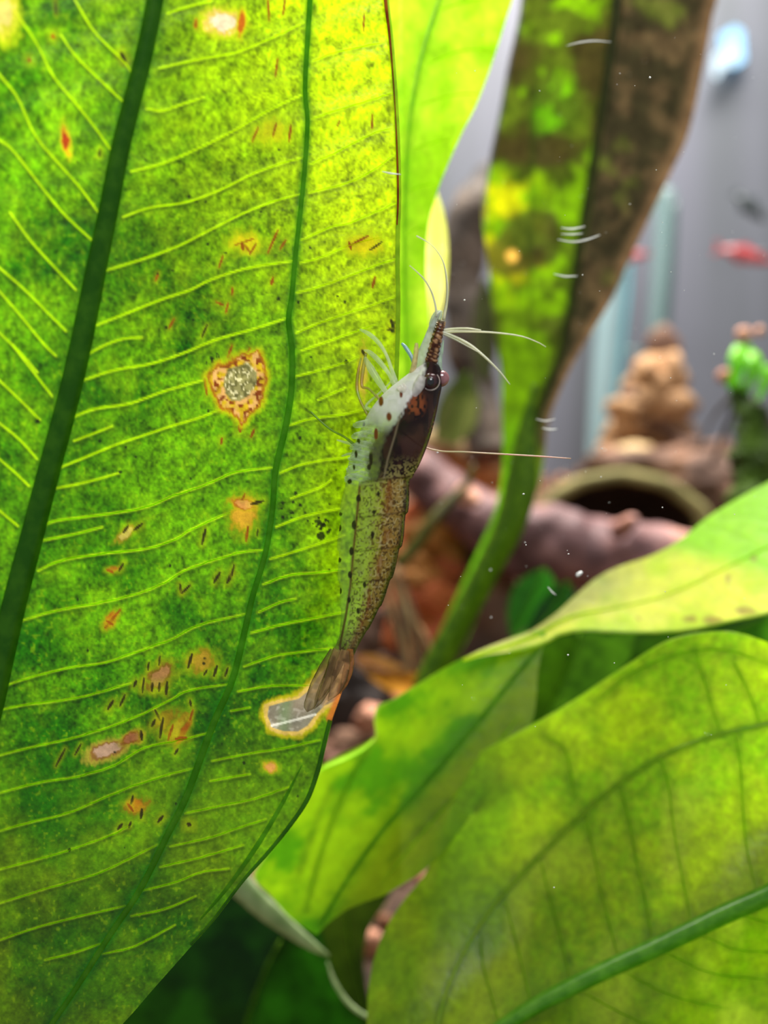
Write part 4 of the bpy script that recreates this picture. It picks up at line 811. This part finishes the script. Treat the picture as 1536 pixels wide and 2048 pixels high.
def col_shrimp(X, Y, S, front):
    Cb = np.interp(Y, [730, 760, 800, 830, 870, 900, 960], [850, 846, 818, 802, 774, 762, 758])
    sp1 = vn(X + 2 * vn(X, Y, 9, 400), Y, 3.1, 401); sp2 = vn(X * 1.3, Y * .8, 5.5, 403); n = fbm(X, Y, 30, 405, 3); net = np.abs(vn(X, Y, 7, 407) - .5) * 2
    # abdomen
    c = mix(np.broadcast_to(lin((184, 202, 66)), X.shape + (3,)), lin((206, 214, 110)), n); A = .50 + .0 * X
    c = mix(c, lin((196, 190, 140)), .55 * ss(.16, .04, net)); spk = ss(.56, .70, sp1)
    c = mix(c, lin((66, 56, 22)), .75 * spk * ss(.2, .3, S)); A = A + .3 * spk * ss(.2, .3, S)
    brown = ss(.40, .70, S); c = mix(c, lin((158, 108, 46)), .8 * brown); A = A + .32 * brown
    c = mix(c, lin((60, 44, 26)), .7 * brown * ss(.5, .62, sp1)); c = mix(c, lin((226, 204, 150)), .7 * brown * ss(.18, .04, net))
    rust = np.exp(-((S - .70 - .04 * np.sin(Y / 40)) / .06) ** 2) * ss(.35, .55, vn(X, Y * .22, 6, 409)); c = mix(c, lin((146, 84, 36)), .65 * rust); A = A + .2 * rust
    c = mix(c, lin((34, 26, 20)), .85 * ss(.86, .96, S)); A = A + .4 * ss(.92, .98, S)
    clear = ss(.27, .20, S) * ss(1290, 1230, Y); c = mix(c, lin((176, 214, 120)), clear); A = mix(A[..., None], np.array([.22]), clear)[..., 0]
    ln = np.interp(Y, [950, 1000, 1100, 1170, 1230, 1290], [721, 717, 707, 701, 692, 680]); lw = np.exp(-((X - ln) / 3.6) ** 2)
    c = mix(c, lin((110, 52, 30)), .9 * lw); A = np.maximum(A, .9 * lw)
    # tail root grey-brown
    tl = ss(1235, 1300, Y); c = mix(c, lin((128, 116, 84)), .6 * tl); c = mix(c, lin((70, 54, 34)), .6 * tl * ss(.5, .7, vn(X, Y * .5, 6, 411))); A = A + .2 * tl
    # carapace
    head = ss(966, 950, Y + (X - 800) * .1)
    hc = mix(np.broadcast_to(lin((48, 26, 24)), X.shape + (3,)), lin((24, 12, 14)), n); hc = mix(hc, lin((84, 50, 40)), .45 * ss(.4, .8, vn(X, Y * .35, 9, 413)))
    hc = mix(hc, lin((176, 92, 50)), .8 * ss(34, 12, np.hypot((X - 832) * 1.3, (Y - 808))) * ss(.3, .5, sp2)); hc = mix(hc, lin((170, 120, 90)), .5 * ss(14, 3, np.hypot(X - 868, (Y - 860) * .3)) * ss(.6, .75, sp1))
    patch = ss(.45, .7, S) * ss(905, 945, Y); hc = mix(hc, lin((168, 152, 96)), .8 * patch * ss(.62, .45, sp1))
    hA = np.ones(X.shape) * .97
    vc = mix(np.broadcast_to(lin((255, 252, 246)), X.shape + (3,)), lin((206, 226, 196)), ss(820, 880, Y)); vA = .84 - .56 * ss(810, 880, Y) + .5 * (n - .5)
    rib = ss(.55, .9, .5 + .5 * np.sin((Y - .25 * X) * .62 + 2 * n)) ; vc = mix(vc, lin((240, 250, 240)), .6 * rib * ss(840, 870, Y)); vA = vA + .22 * rib * ss(840, 870, Y) * ss(Cb - 8, Cb - 40, X)
    grey = ss(Cb - 42, Cb - 12, X + 10 * (sp2 - .5)) * ss(835, 872, Y); vc = mix(vc, lin((84, 72, 70)), grey); vA = vA + .45 * grey
    wt = ss(.45, .7, vn(X, Y, 9, 417)) * ss(850, 800, Y); vc = mix(vc, lin((255, 252, 248)), wt); vA = vA + .25 * wt
    k = ss(Cb - 5, Cb + 5, X + 8 * (sp2 - .5)); hc2 = mix(vc, hc, k); hA2 = vA * (1 - k) + hA * k
    d, _ = seg_dist(X, Y, [(800, 830), (790, 870), (775, 920), (766, 965)]); hc2 = mix(hc2, lin((170, 150, 120)), .6 * np.exp(-(d / 1.8) ** 2))
    c = mix(c, hc2, head); A = A * (1 - head) + hA2 * head
    seam = np.zeros(X.shape)
    for s_ in segs: seam = seam + np.exp(-((Y + (X - 760) * .12 - s_) / 2.0) ** 2)
    c = mix(c, lin((70, 46, 26)), np.clip(.7 * seam, 0, 1) * (S > .25))
    for (x, y, rx, ry, cc) in [(727, 848, 3.2, 5, 0), (717, 882, 3.6, 6, 0), (712, 908, 3, 8, 0), (699, 963, 5, 5, 0), (681, 1028, 3.5, 3.5, 0), (679, 1056, 3.6, 6, 0), (679, 1120, 3.6, 5, 0), (681, 1182, 2.6, 6, 0), (717, 997, 4.4, 7, 0), (708, 1050, 4.4, 9, 0), (703, 1102, 4.4, 9, 0),
                              (700, 1150, 4, 7, 0), (698, 1200, 3.6, 6, 0), (757, 988, 3, 6, 0), (748, 1024, 4, 4, 0), (745, 1070, 3, 7, 0), (729, 1170, 3.4, 6, 0), (716, 1222, 3, 6, 0), (762, 802, 4.6, 10, 1), (778, 834, 5, 9, 1), (802, 788, 3, 7, 1), (752, 868, 4, 12, 1), (742, 918, 4, 14, 0), (738, 934, 4, 6, 0), (708, 935, 2.5, 5, 0)]:
        d = np.hypot((X - x) / rx, (Y - y) / ry) + .3 * (sp2 - .5); w = ss(1.35, .8, d) * front; c = mix(c, lin((128, 50, 24)) if cc else lin((44, 28, 18)), w); A = np.maximum(A, .95 * w)
    A = A * np.where(front > .5, 1, .55)
    return np.concatenate([c, np.clip(A, 0, 1)[..., None]], -1)
S = (Xb - LL[:, None]) / (RR - LL)[:, None]; front = np.broadcast_to((np.sin(th) > -.05).astype(float), Xb.shape)
cs = col_shrimp(Xb, Yb, S, front)
def shrimp_mat(name, rough=.18, spec=.16):
    m, nt, out = newmat(name); L = nt.links
    a = nd(nt, 'Attribute', attribute_name='col'); tc = nd(nt, 'TexCoord'); nz = nd(nt, 'TexNoise', Scale=1600.0, Detail=3.0); L.new(tc.outputs['Object'], nz.inputs['Vector'])
    bp = nd(nt, 'Bump', Strength=.25, Distance=.0002); L.new(nz.outputs['Fac'], bp.inputs['Height'])
    df = nd(nt, 'BsdfDiffuse'); tr = nd(nt, 'BsdfTranslucent'); gl = nd(nt, 'BsdfGlossy', Roughness=rough); tp = nd(nt, 'BsdfTransparent')
    for n in (df, tr): L.new(a.outputs['Color'], n.inputs['Color'])
    L.new(bp.outputs[0], gl.inputs['Normal'])
    m1 = nd(nt, 'MixShader', Fac=.45); L.new(df.outputs[0], m1.inputs[1]); L.new(tr.outputs[0], m1.inputs[2])
    m2 = nd(nt, 'MixShader'); L.new(a.outputs['Alpha'], m2.inputs[0]); L.new(tp.outputs[0], m2.inputs[1]); L.new(m1.outputs[0], m2.inputs[2])
    fr = nd(nt, 'Fresnel', IOR=1.33); L.new(bp.outputs[0], fr.inputs['Normal'])
    m3 = nd(nt, 'MixShader'); fm = nd(nt, 'Math', operation='MINIMUM'); fm.inputs[1].default_value = .10; L.new(fr.outputs[0], fm.inputs[0]); L.new(fm.outputs[0], m3.inputs[0]); L.new(m2.outputs[0], m3.inputs[1]); L.new(gl.outputs[0], m3.inputs[2])
    L.new(m3.outputs[0], out.inputs[0]); return m
M_shr = shrimp_mat('shrimp_skin')
Vb = at(Xb, Yb, Db).reshape(-1, 3); nb = len(YY)
cap0 = at(np.array(cx[0]), np.array(YY[0] - 4), np.array(D_SH[0])); cap1 = at(np.array(cx[-1] - 2), np.array(YY[-1] + 4), np.array(D_SH[-1]))
# close the ends by collapsing the first and last rings
Vb[:na] = Vb[:na] * .2 + cap0 * .8; Vb[-na:] = Vb[-na:] * .3 + cap1 * .7
mesh_obj('body', Vb, grid_faces(nb, na, True), M_shr, SH, col=cs)

# rostrum: brown toothed beak
def flat_blade(name, axis, halfw, D, thickmm, colf, n=60, k=12, mat=None, ridge=0.0):
    P = smooth_line(axis, n); T = np.gradient(P, axis=0); T /= np.linalg.norm(T, axis=1)[:, None]; N = np.stack([-T[:, 1], T[:, 0]], 1)
    w = np.interp(np.linspace(0, 1, n), np.linspace(0, 1, len(halfw)), halfw); Dn = np.interp(np.linspace(0, 1, n), np.linspace(0, 1, len(D)), D)
    a = np.linspace(0, 2 * math.pi, k, endpoint=False)
    X = P[:, [0]] + N[:, [0]] * w[:, None] * np.cos(a); Y = P[:, [1]] + N[:, [1]] * w[:, None] * np.cos(a)
    tt = thickmm * np.sqrt(np.clip(w / max(w), .02, 1))[:, None]
    Dd = Dn[:, None] - tt * np.sin(a); S_ = np.broadcast_to(np.cos(a) * .5 + .5, X.shape); Tt = np.broadcast_to(np.linspace(0, 1, n)[:, None], X.shape)
    return mesh_obj(name, at(X, Y, Dd), grid_faces(n, k, True), mat or M_shr, SH, col=colf(X, Y, S_, Tt))
def col_rost(X, Y, S_, T_):
    n = vn(X, Y, 4, 431); c = mix(np.broadcast_to(lin((96, 48, 26)), X.shape + (3,)), lin((214, 166, 116)), ss(.55, .75, n)); c = mix(c, lin((50, 24, 16)), ss(.5, .3, n) * .7)
    return np.concatenate([c, (np.clip(.95 - .5 * ss(.8, 1, T_), 0, 1))[..., None]], -1)
teeth = [12 + (2.5 if i % 2 else 0) for i in range(30)]; teeth = [t_ * (1 - .35 * i / 29) for i, t_ in enumerate(teeth)] + [3]
flat_blade('rostrum', [(858, 752), (862, 725), (869, 695), (876, 668), (881, 650), (884, 640)], teeth, [95.2, 95.0, 95], .5, col_rost, 120, 12)
def col_clear(c_, a0, a1=None):
    def f(X, Y, S_, T_):
        n = vn(X, Y, 6, 441); edge = np.abs(S_ - .5) * 2
        al = a0 + .35 * ss(.75, 1, edge) + .2 * (n - .5)
        return np.concatenate([np.broadcast_to(lin(c_), X.shape + (3,)) * (.8 + .4 * n)[..., None], np.clip(al, 0, 1)[..., None]], -1)
    return f
flat_blade('antennal_scale', [(828, 752), (840, 722), (853, 690), (863, 660), (872, 636), (882, 622)], [7, 10, 11, 9, 7, 5, 1], [96, 95.6, 95.4], .25, col_clear((196, 200, 196), .55))
flat_blade('antennal_scale', [(862, 664), (868, 646), (876, 630), (884, 622)], [4, 9, 10, 9, 2], [95.8, 95.6], .25, col_clear((176, 196, 180), .5))
flat_blade('antennal_scale', [(884, 752), (880, 725), (884, 700), (887, 680)], [3, 4, 3, 1], [95.2, 95.0], .2, col_clear((170, 200, 170), .35))
flat_blade('mouthpart', [(822, 758), (828, 730), (832, 705), (833, 686)], [7, 6, 5, 5, 3], [95.2, 94.8], .6, col_clear((226, 206, 150), .65))
flat_blade('mouthpart', [(846, 752), (838, 770), (828, 792), (822, 812)], [9, 12, 9, 2], [93.2, 93.4], .4, col_clear((246, 240, 232), .7))
flat_blade('mouthpart', [(800, 770), (812, 790), (808, 822), (812, 842)], [8, 11, 9, 1], [93.6, 93.6], .4, col_clear((244, 236, 226), .7))
if 0: flat_blade('mouthpart', [(788, 846), (806, 832), (822, 842), (832, 850)], [3, 8, 6, 1], [93.2, 93.0], .3, col_clear((240, 226, 212), .75))
# eyes on short stalks
M_eye = tissue_mat('dark_brown_eye', (74, 44, 44), .1, .06, srgb2=(28, 14, 18), nscale=900, rough=.12)
M_eye2 = tissue_mat('rosy_brown_eye', (190, 130, 130), .3, .10, srgb2=(96, 54, 58), nscale=500, rough=.12)
M_ring = tissue_mat('pale_eye_rim', (236, 214, 200), .3, .2)
M_pup = tissue_mat('black_pupil', (8, 4, 6), .0, .12, rough=.1)
def eye(px, py, D, r, mat, ring):
    o = blob('eye', px, py, D, (r, r, r), mat, SH, 3, 0.02, 1, 1)
    par = (o, SH.base)
    if ring:
        c = at(np.array(float(px)), np.array(float(py)), np.array(float(D))); P = []
        for i in range(33):
            a = math.pi * (.9 + 1.35 * i / 32); P.append(c + np.array([math.cos(a) * r * 1.05, -r * .35, math.sin(a) * r * 1.05]) * MM)
        V, Fc = tube_v(P, [.03 * MM, .06 * MM, .03 * MM], 6, 40); mesh_obj('eye_rim', V, Fc, M_ring, par)
        V2, F2 = ico(2); mesh_obj('pupil', V2 * np.array([.36, .2, .42]) * MM + at(np.array(px + 0.), np.array(py + 0.), np.array(D - r * .95)), F2, M_pup, par)
eye(882, 757, 95.4, .80, M_eye2, False)
eye(861, 763, 93.6, .80, M_eye, True)
px_tube('eye_stalk', [(846, 775, 95, 9), (858, 766, 94.4, 10)], M_eye, SH, 10, 8)

# antennae and feelers
M_hair = tissue_mat('ivory_feeler', (246, 244, 220), .5, .08, srgb2=(226, 226, 196), nscale=300)
M_hairp = tissue_mat('pinkish_feeler', (236, 190, 170), .5, .08, srgb2=(214, 206, 170), nscale=300)
for pts, m_ in (([(873, 634, 95.4, 2.6), (871, 612, 95.2, 2.2), (863, 584, 95, 2), (850, 561, 94.8, 1.6), (835, 545, 94.6, 1.2), (819, 531, 94.4, .7)], M_hair),
            ([(887, 640, 95.4, 2.6), (894, 600, 95, 2.2), (894, 562, 94.7, 2), (887, 526, 94.3, 1.6), (873, 501, 94, 1), (856, 485, 93.8, 1), (833, 472, 93.6, 1.5)], M_hair),
            ([(880, 662, 95, 3), (905, 658, 94.8, 2.4), (935, 657, 94.6, 2), (962, 660, 94.4, .8)], M_hair),
            ([(880, 664, 95, 3), (930, 663, 94.8, 2.2), (985, 665, 94.4, 1.7), (1040, 672, 94, 1.3), (1074, 684, 93.8, 1), (1092, 694, 93.6, .6)], M_hair),
            ([(876, 662, 95, 3.6), (905, 672, 94.8, 3), (940, 690, 94.4, 2.8), (972, 716, 94, 2.3), (1000, 744, 93.7, 1.6), (1020, 769, 93.5, .7)], M_hair),
            ([(878, 665, 95, 2), (906, 677, 94.6, 1.8), (938, 694, 94.2, 1.2), (956, 704, 94, .6)], M_hair),
            ([(800, 860, 99.6, 2), (840, 890, 99.4, 2), (880, 902, 99.2, 1.6), (930, 904, 98.4, 1.5), (1000, 908, 98.2, 1.6), (1070, 912, 98, 1.6), (1142, 917, 97.8, 1)], M_hairp)):
    px_tube('antenna', pts, m_, SH, 6, 40)
# walking legs, pale and clear, with a few rust tipped ones
M_leg = tissue_mat('clear_leg', (244, 250, 226), .6, .05, alpha=.42, srgb2=(226, 240, 200)); M_legr = tissue_mat('rust_clear_leg', (206, 150, 84), .6, .08, alpha=.55, srgb2=(180, 200, 90)); M_legb = tissue_mat('bluish_leg_tip', (190, 232, 240), .5, .1, alpha=.9); M_legg = tissue_mat('faint_green_leg', (150, 190, 60), .7, .05, alpha=.6)
for pts, m_ in (([(792, 764, 96, 6), (783, 738, 96.6, 5), (772, 708, 97, 4), (756, 684, 97.4, 6), (738, 668, 97.6, 6), (720, 659, 97.8, 3)], M_leg),
            ([(790, 772, 96, 6), (778, 748, 96.6, 5), (758, 722, 97, 7), (740, 705, 97.4, 6), (728, 700, 97.6, 2)], M_leg),
            ([(776, 790, 96, 6), (757, 762, 96.8, 9), (742, 738, 97.2, 10), (730, 716, 97.6, 5)], M_leg),
            ([(760, 800, 96.4, 3), (738, 778, 97, 2.6), (724, 772, 97.3, 3), (726, 740, 97.6, 4), (732, 706, 97.8, 3)], M_legr),
            ([(735, 830, 96.6, 3), (720, 800, 97.2, 2.6), (714, 776, 97.6, 3.6), (716, 745, 97.8, 3), (722, 716, 98, 1.6)], M_legr),
            ([(832, 745, 96.4, 3), (824, 716, 96.6, 4), (812, 696, 96.8, 4), (804, 687, 97, 2.6)], M_legb),
            ([(722, 905, 96.6, 6), (702, 888, 97.2, 5), (688, 884, 97.6, 3.4), (674, 880, 97.8, 2)], M_leg),
            ([(720, 900, 96.6, 4), (692, 876, 97.4, 2.4), (660, 858, 97.9, 2.2), (628, 830, 98.1, 2), (600, 800, 98.2, 1.2)], M_legg),
            ([(718, 915, 96.6, 4), (700, 908, 97.2, 4), (684, 912, 97.7, 2)], M_leg),
            ([(745, 822, 96.2, 5), (732, 812, 96.8, 4), (752, 792, 97, 3), (776, 770, 97, 2.4), (788, 752, 97.2, 2)], M_leg)):
    px_tube('leg', [(a_, b_, c_, d_ * (.75 if m_ is M_leg else 1)) for a_, b_, c_, d_ in pts], m_, SH, 8, 30)
# swimmerets: thin clear flaps along the belly
for k, y in enumerate((846, 868, 890, 912, 934, 952)):
    flat_blade('swimmeret', [(748 - k * 3, y - 8), (730 - k * 3.5, y), (712 - k * 3.6, y + 4), (706 - k * 2.4, y + 2)], [2, 6, 7, 5, 1], [94.6, 94.8, 95.6], .2, col_clear((232, 244, 222), .20), 24, 8)
# tail fan
def col_fan(c_):
    def f(X, Y, S_, T_):
        n = vn(X * 1.2 + Y * .4, Y * .35, 5, 451); c = mix(np.broadcast_to(lin(c_), X.shape + (3,)), lin((96, 66, 36)), ss(.5, .7, n) * .7); edge = np.abs(S_ - .5) * 2
        c = mix(c, lin((84, 60, 30)), .7 * ss(.8, 1, edge)); return np.concatenate([c, np.clip(.42 + .45 * ss(.78, 1, edge) + .3 * (n - .5), 0, 1)[..., None]], -1)
    return f
flat_blade('telson', [(680, 1300), (668, 1335), (652, 1370), (636, 1402)], [14, 15, 12, 8, 2], [95.8, 96.6], .35, col_fan((206, 164, 104)))
flat_blade('uropod', [(668, 1300), (652, 1336), (634, 1374), (618, 1412), (614, 1424)], [8, 14, 15, 11, 1], [96.4, 97.4], .2, col_fan((190, 160, 96)))
flat_blade('uropod', [(690, 1300), (684, 1335), (672, 1375), (656, 1402)], [8, 15, 16, 11, 1], [95.4, 96.6], .2, col_fan((230, 180, 118)))
flat_blade('uropod', [(700, 1298), (698, 1330), (690, 1362), (680, 1388)], [6, 10, 10, 7, 1], [95.8, 97.0], .2, col_fan((236, 150, 70)))
flat_blade('uropod', [(674, 1306), (660, 1350), (640, 1395), (628, 1418)], [6, 11, 12, 8, 1], [97.2, 98], .2, col_fan((180, 150, 90)))

# ------------------------------------------------------------------ modelled glint streaks, flakes and specks in the water
M_th = tissue_mat('white_glint_speck', (255, 255, 250), .15, .1, srgb2=(250, 250, 240))  # white strips stand for specular glints; flake and specks share the material
th_l = [('uppermost short white glint streak crossing the tall mottled leaf near the top', [(1132, 92), (1160, 85), (1190, 82), (1222, 84)], 118, 1.4),
        ('short white glint streak, highest of three close together on the tall mottled leaf', [(1122, 456), (1145, 458), (1170, 453)], 118, 1.9),
        ('short white glint streak, middle one of three close together on the tall mottled leaf', [(1122, 468), (1145, 469), (1166, 467)], 117, 1.5),
        ('longer curved white glint streak, lowest of three close together on the tall mottled leaf', [(1115, 479), (1145, 484), (1172, 480), (1200, 470)], 118, 1.6),
        ('single white glint streak below the group of three on the tall mottled leaf', [(1108, 548), (1130, 553), (1155, 552)], 118, 1.6),
        ('faint pale glint streak above another at the narrow neck of the tall mottled leaf', [(1072, 838), (1090, 842), (1110, 838)], 118, 1.2),
        ('white glint streak just under the faint one at the narrow neck of the tall mottled leaf', [(1084, 856), (1100, 859), (1114, 858)], 118, 1.6),
        ('tiny white glint sliver across the right edge of the spotted leaf', [(764, 343), (782, 347), (802, 349)], 92, 1.9)]
for lab, p, D, r in th_l:
    a = [(x, y, D, r * (.35 if i in (0, len(p) - 1) else 1)) for i, (x, y) in enumerate(p)]
    o = px_tube('streak', a, M_th, None, 6, 16); tag(o, lab, 'streak')
o = blob('flake', 1158, 1148, 112, (.42, .1, .22), M_th, None, 2, .5, 1.5, 3, roty=-.5); tag(o, 'small white flake drifting before the dark underside of the log', 'flake')
o = px_tube('streak', [(1096, 1174, 112, .6), (1104, 1184, 112, 1.6), (1112, 1190, 112, .6)], M_th, None, 6, 8); tag(o, 'tiny white glint sliver beneath the log beside the small green leaves', 'streak')
rp = random.Random(21); PV = []; PF = []; ib, fb = ico(1)
def speck(x, y, D, r):
    V = ib * np.array([r, r * .6, r * rp.uniform(.4, 1)]) * MM + at(np.array(x), np.array(y), np.array(D)); PF.append(fb + len(PV) * len(ib)); PV.append(V)
for x, y in ((929, 600), (1204, 897), (1320, 715), (1325, 445), (1428, 708), (1342, 544), (1210, 900), (984, 965), (1202, 954), (1325, 1015), (1047, 988), (1050, 1085), (1052, 1090), (1137, 1108), (981, 1140), (982, 1235), (1136, 1310), (1300, 155), (1108, 1775), (875, 905), (1165, 550)):
    speck(float(x), float(y), rp.uniform(92, 120), rp.uniform(.07, .13))
for k in range(150): speck(rp.uniform(880, 1530), rp.uniform(30, 1500), rp.uniform(88, 150), rp.uniform(.03, .07))
o = mesh_obj('suspended_specks', np.vstack(PV), np.vstack(PF), M_th); tag(o, 'tiny white specks of debris suspended in the water', 'debris', kind='stuff')
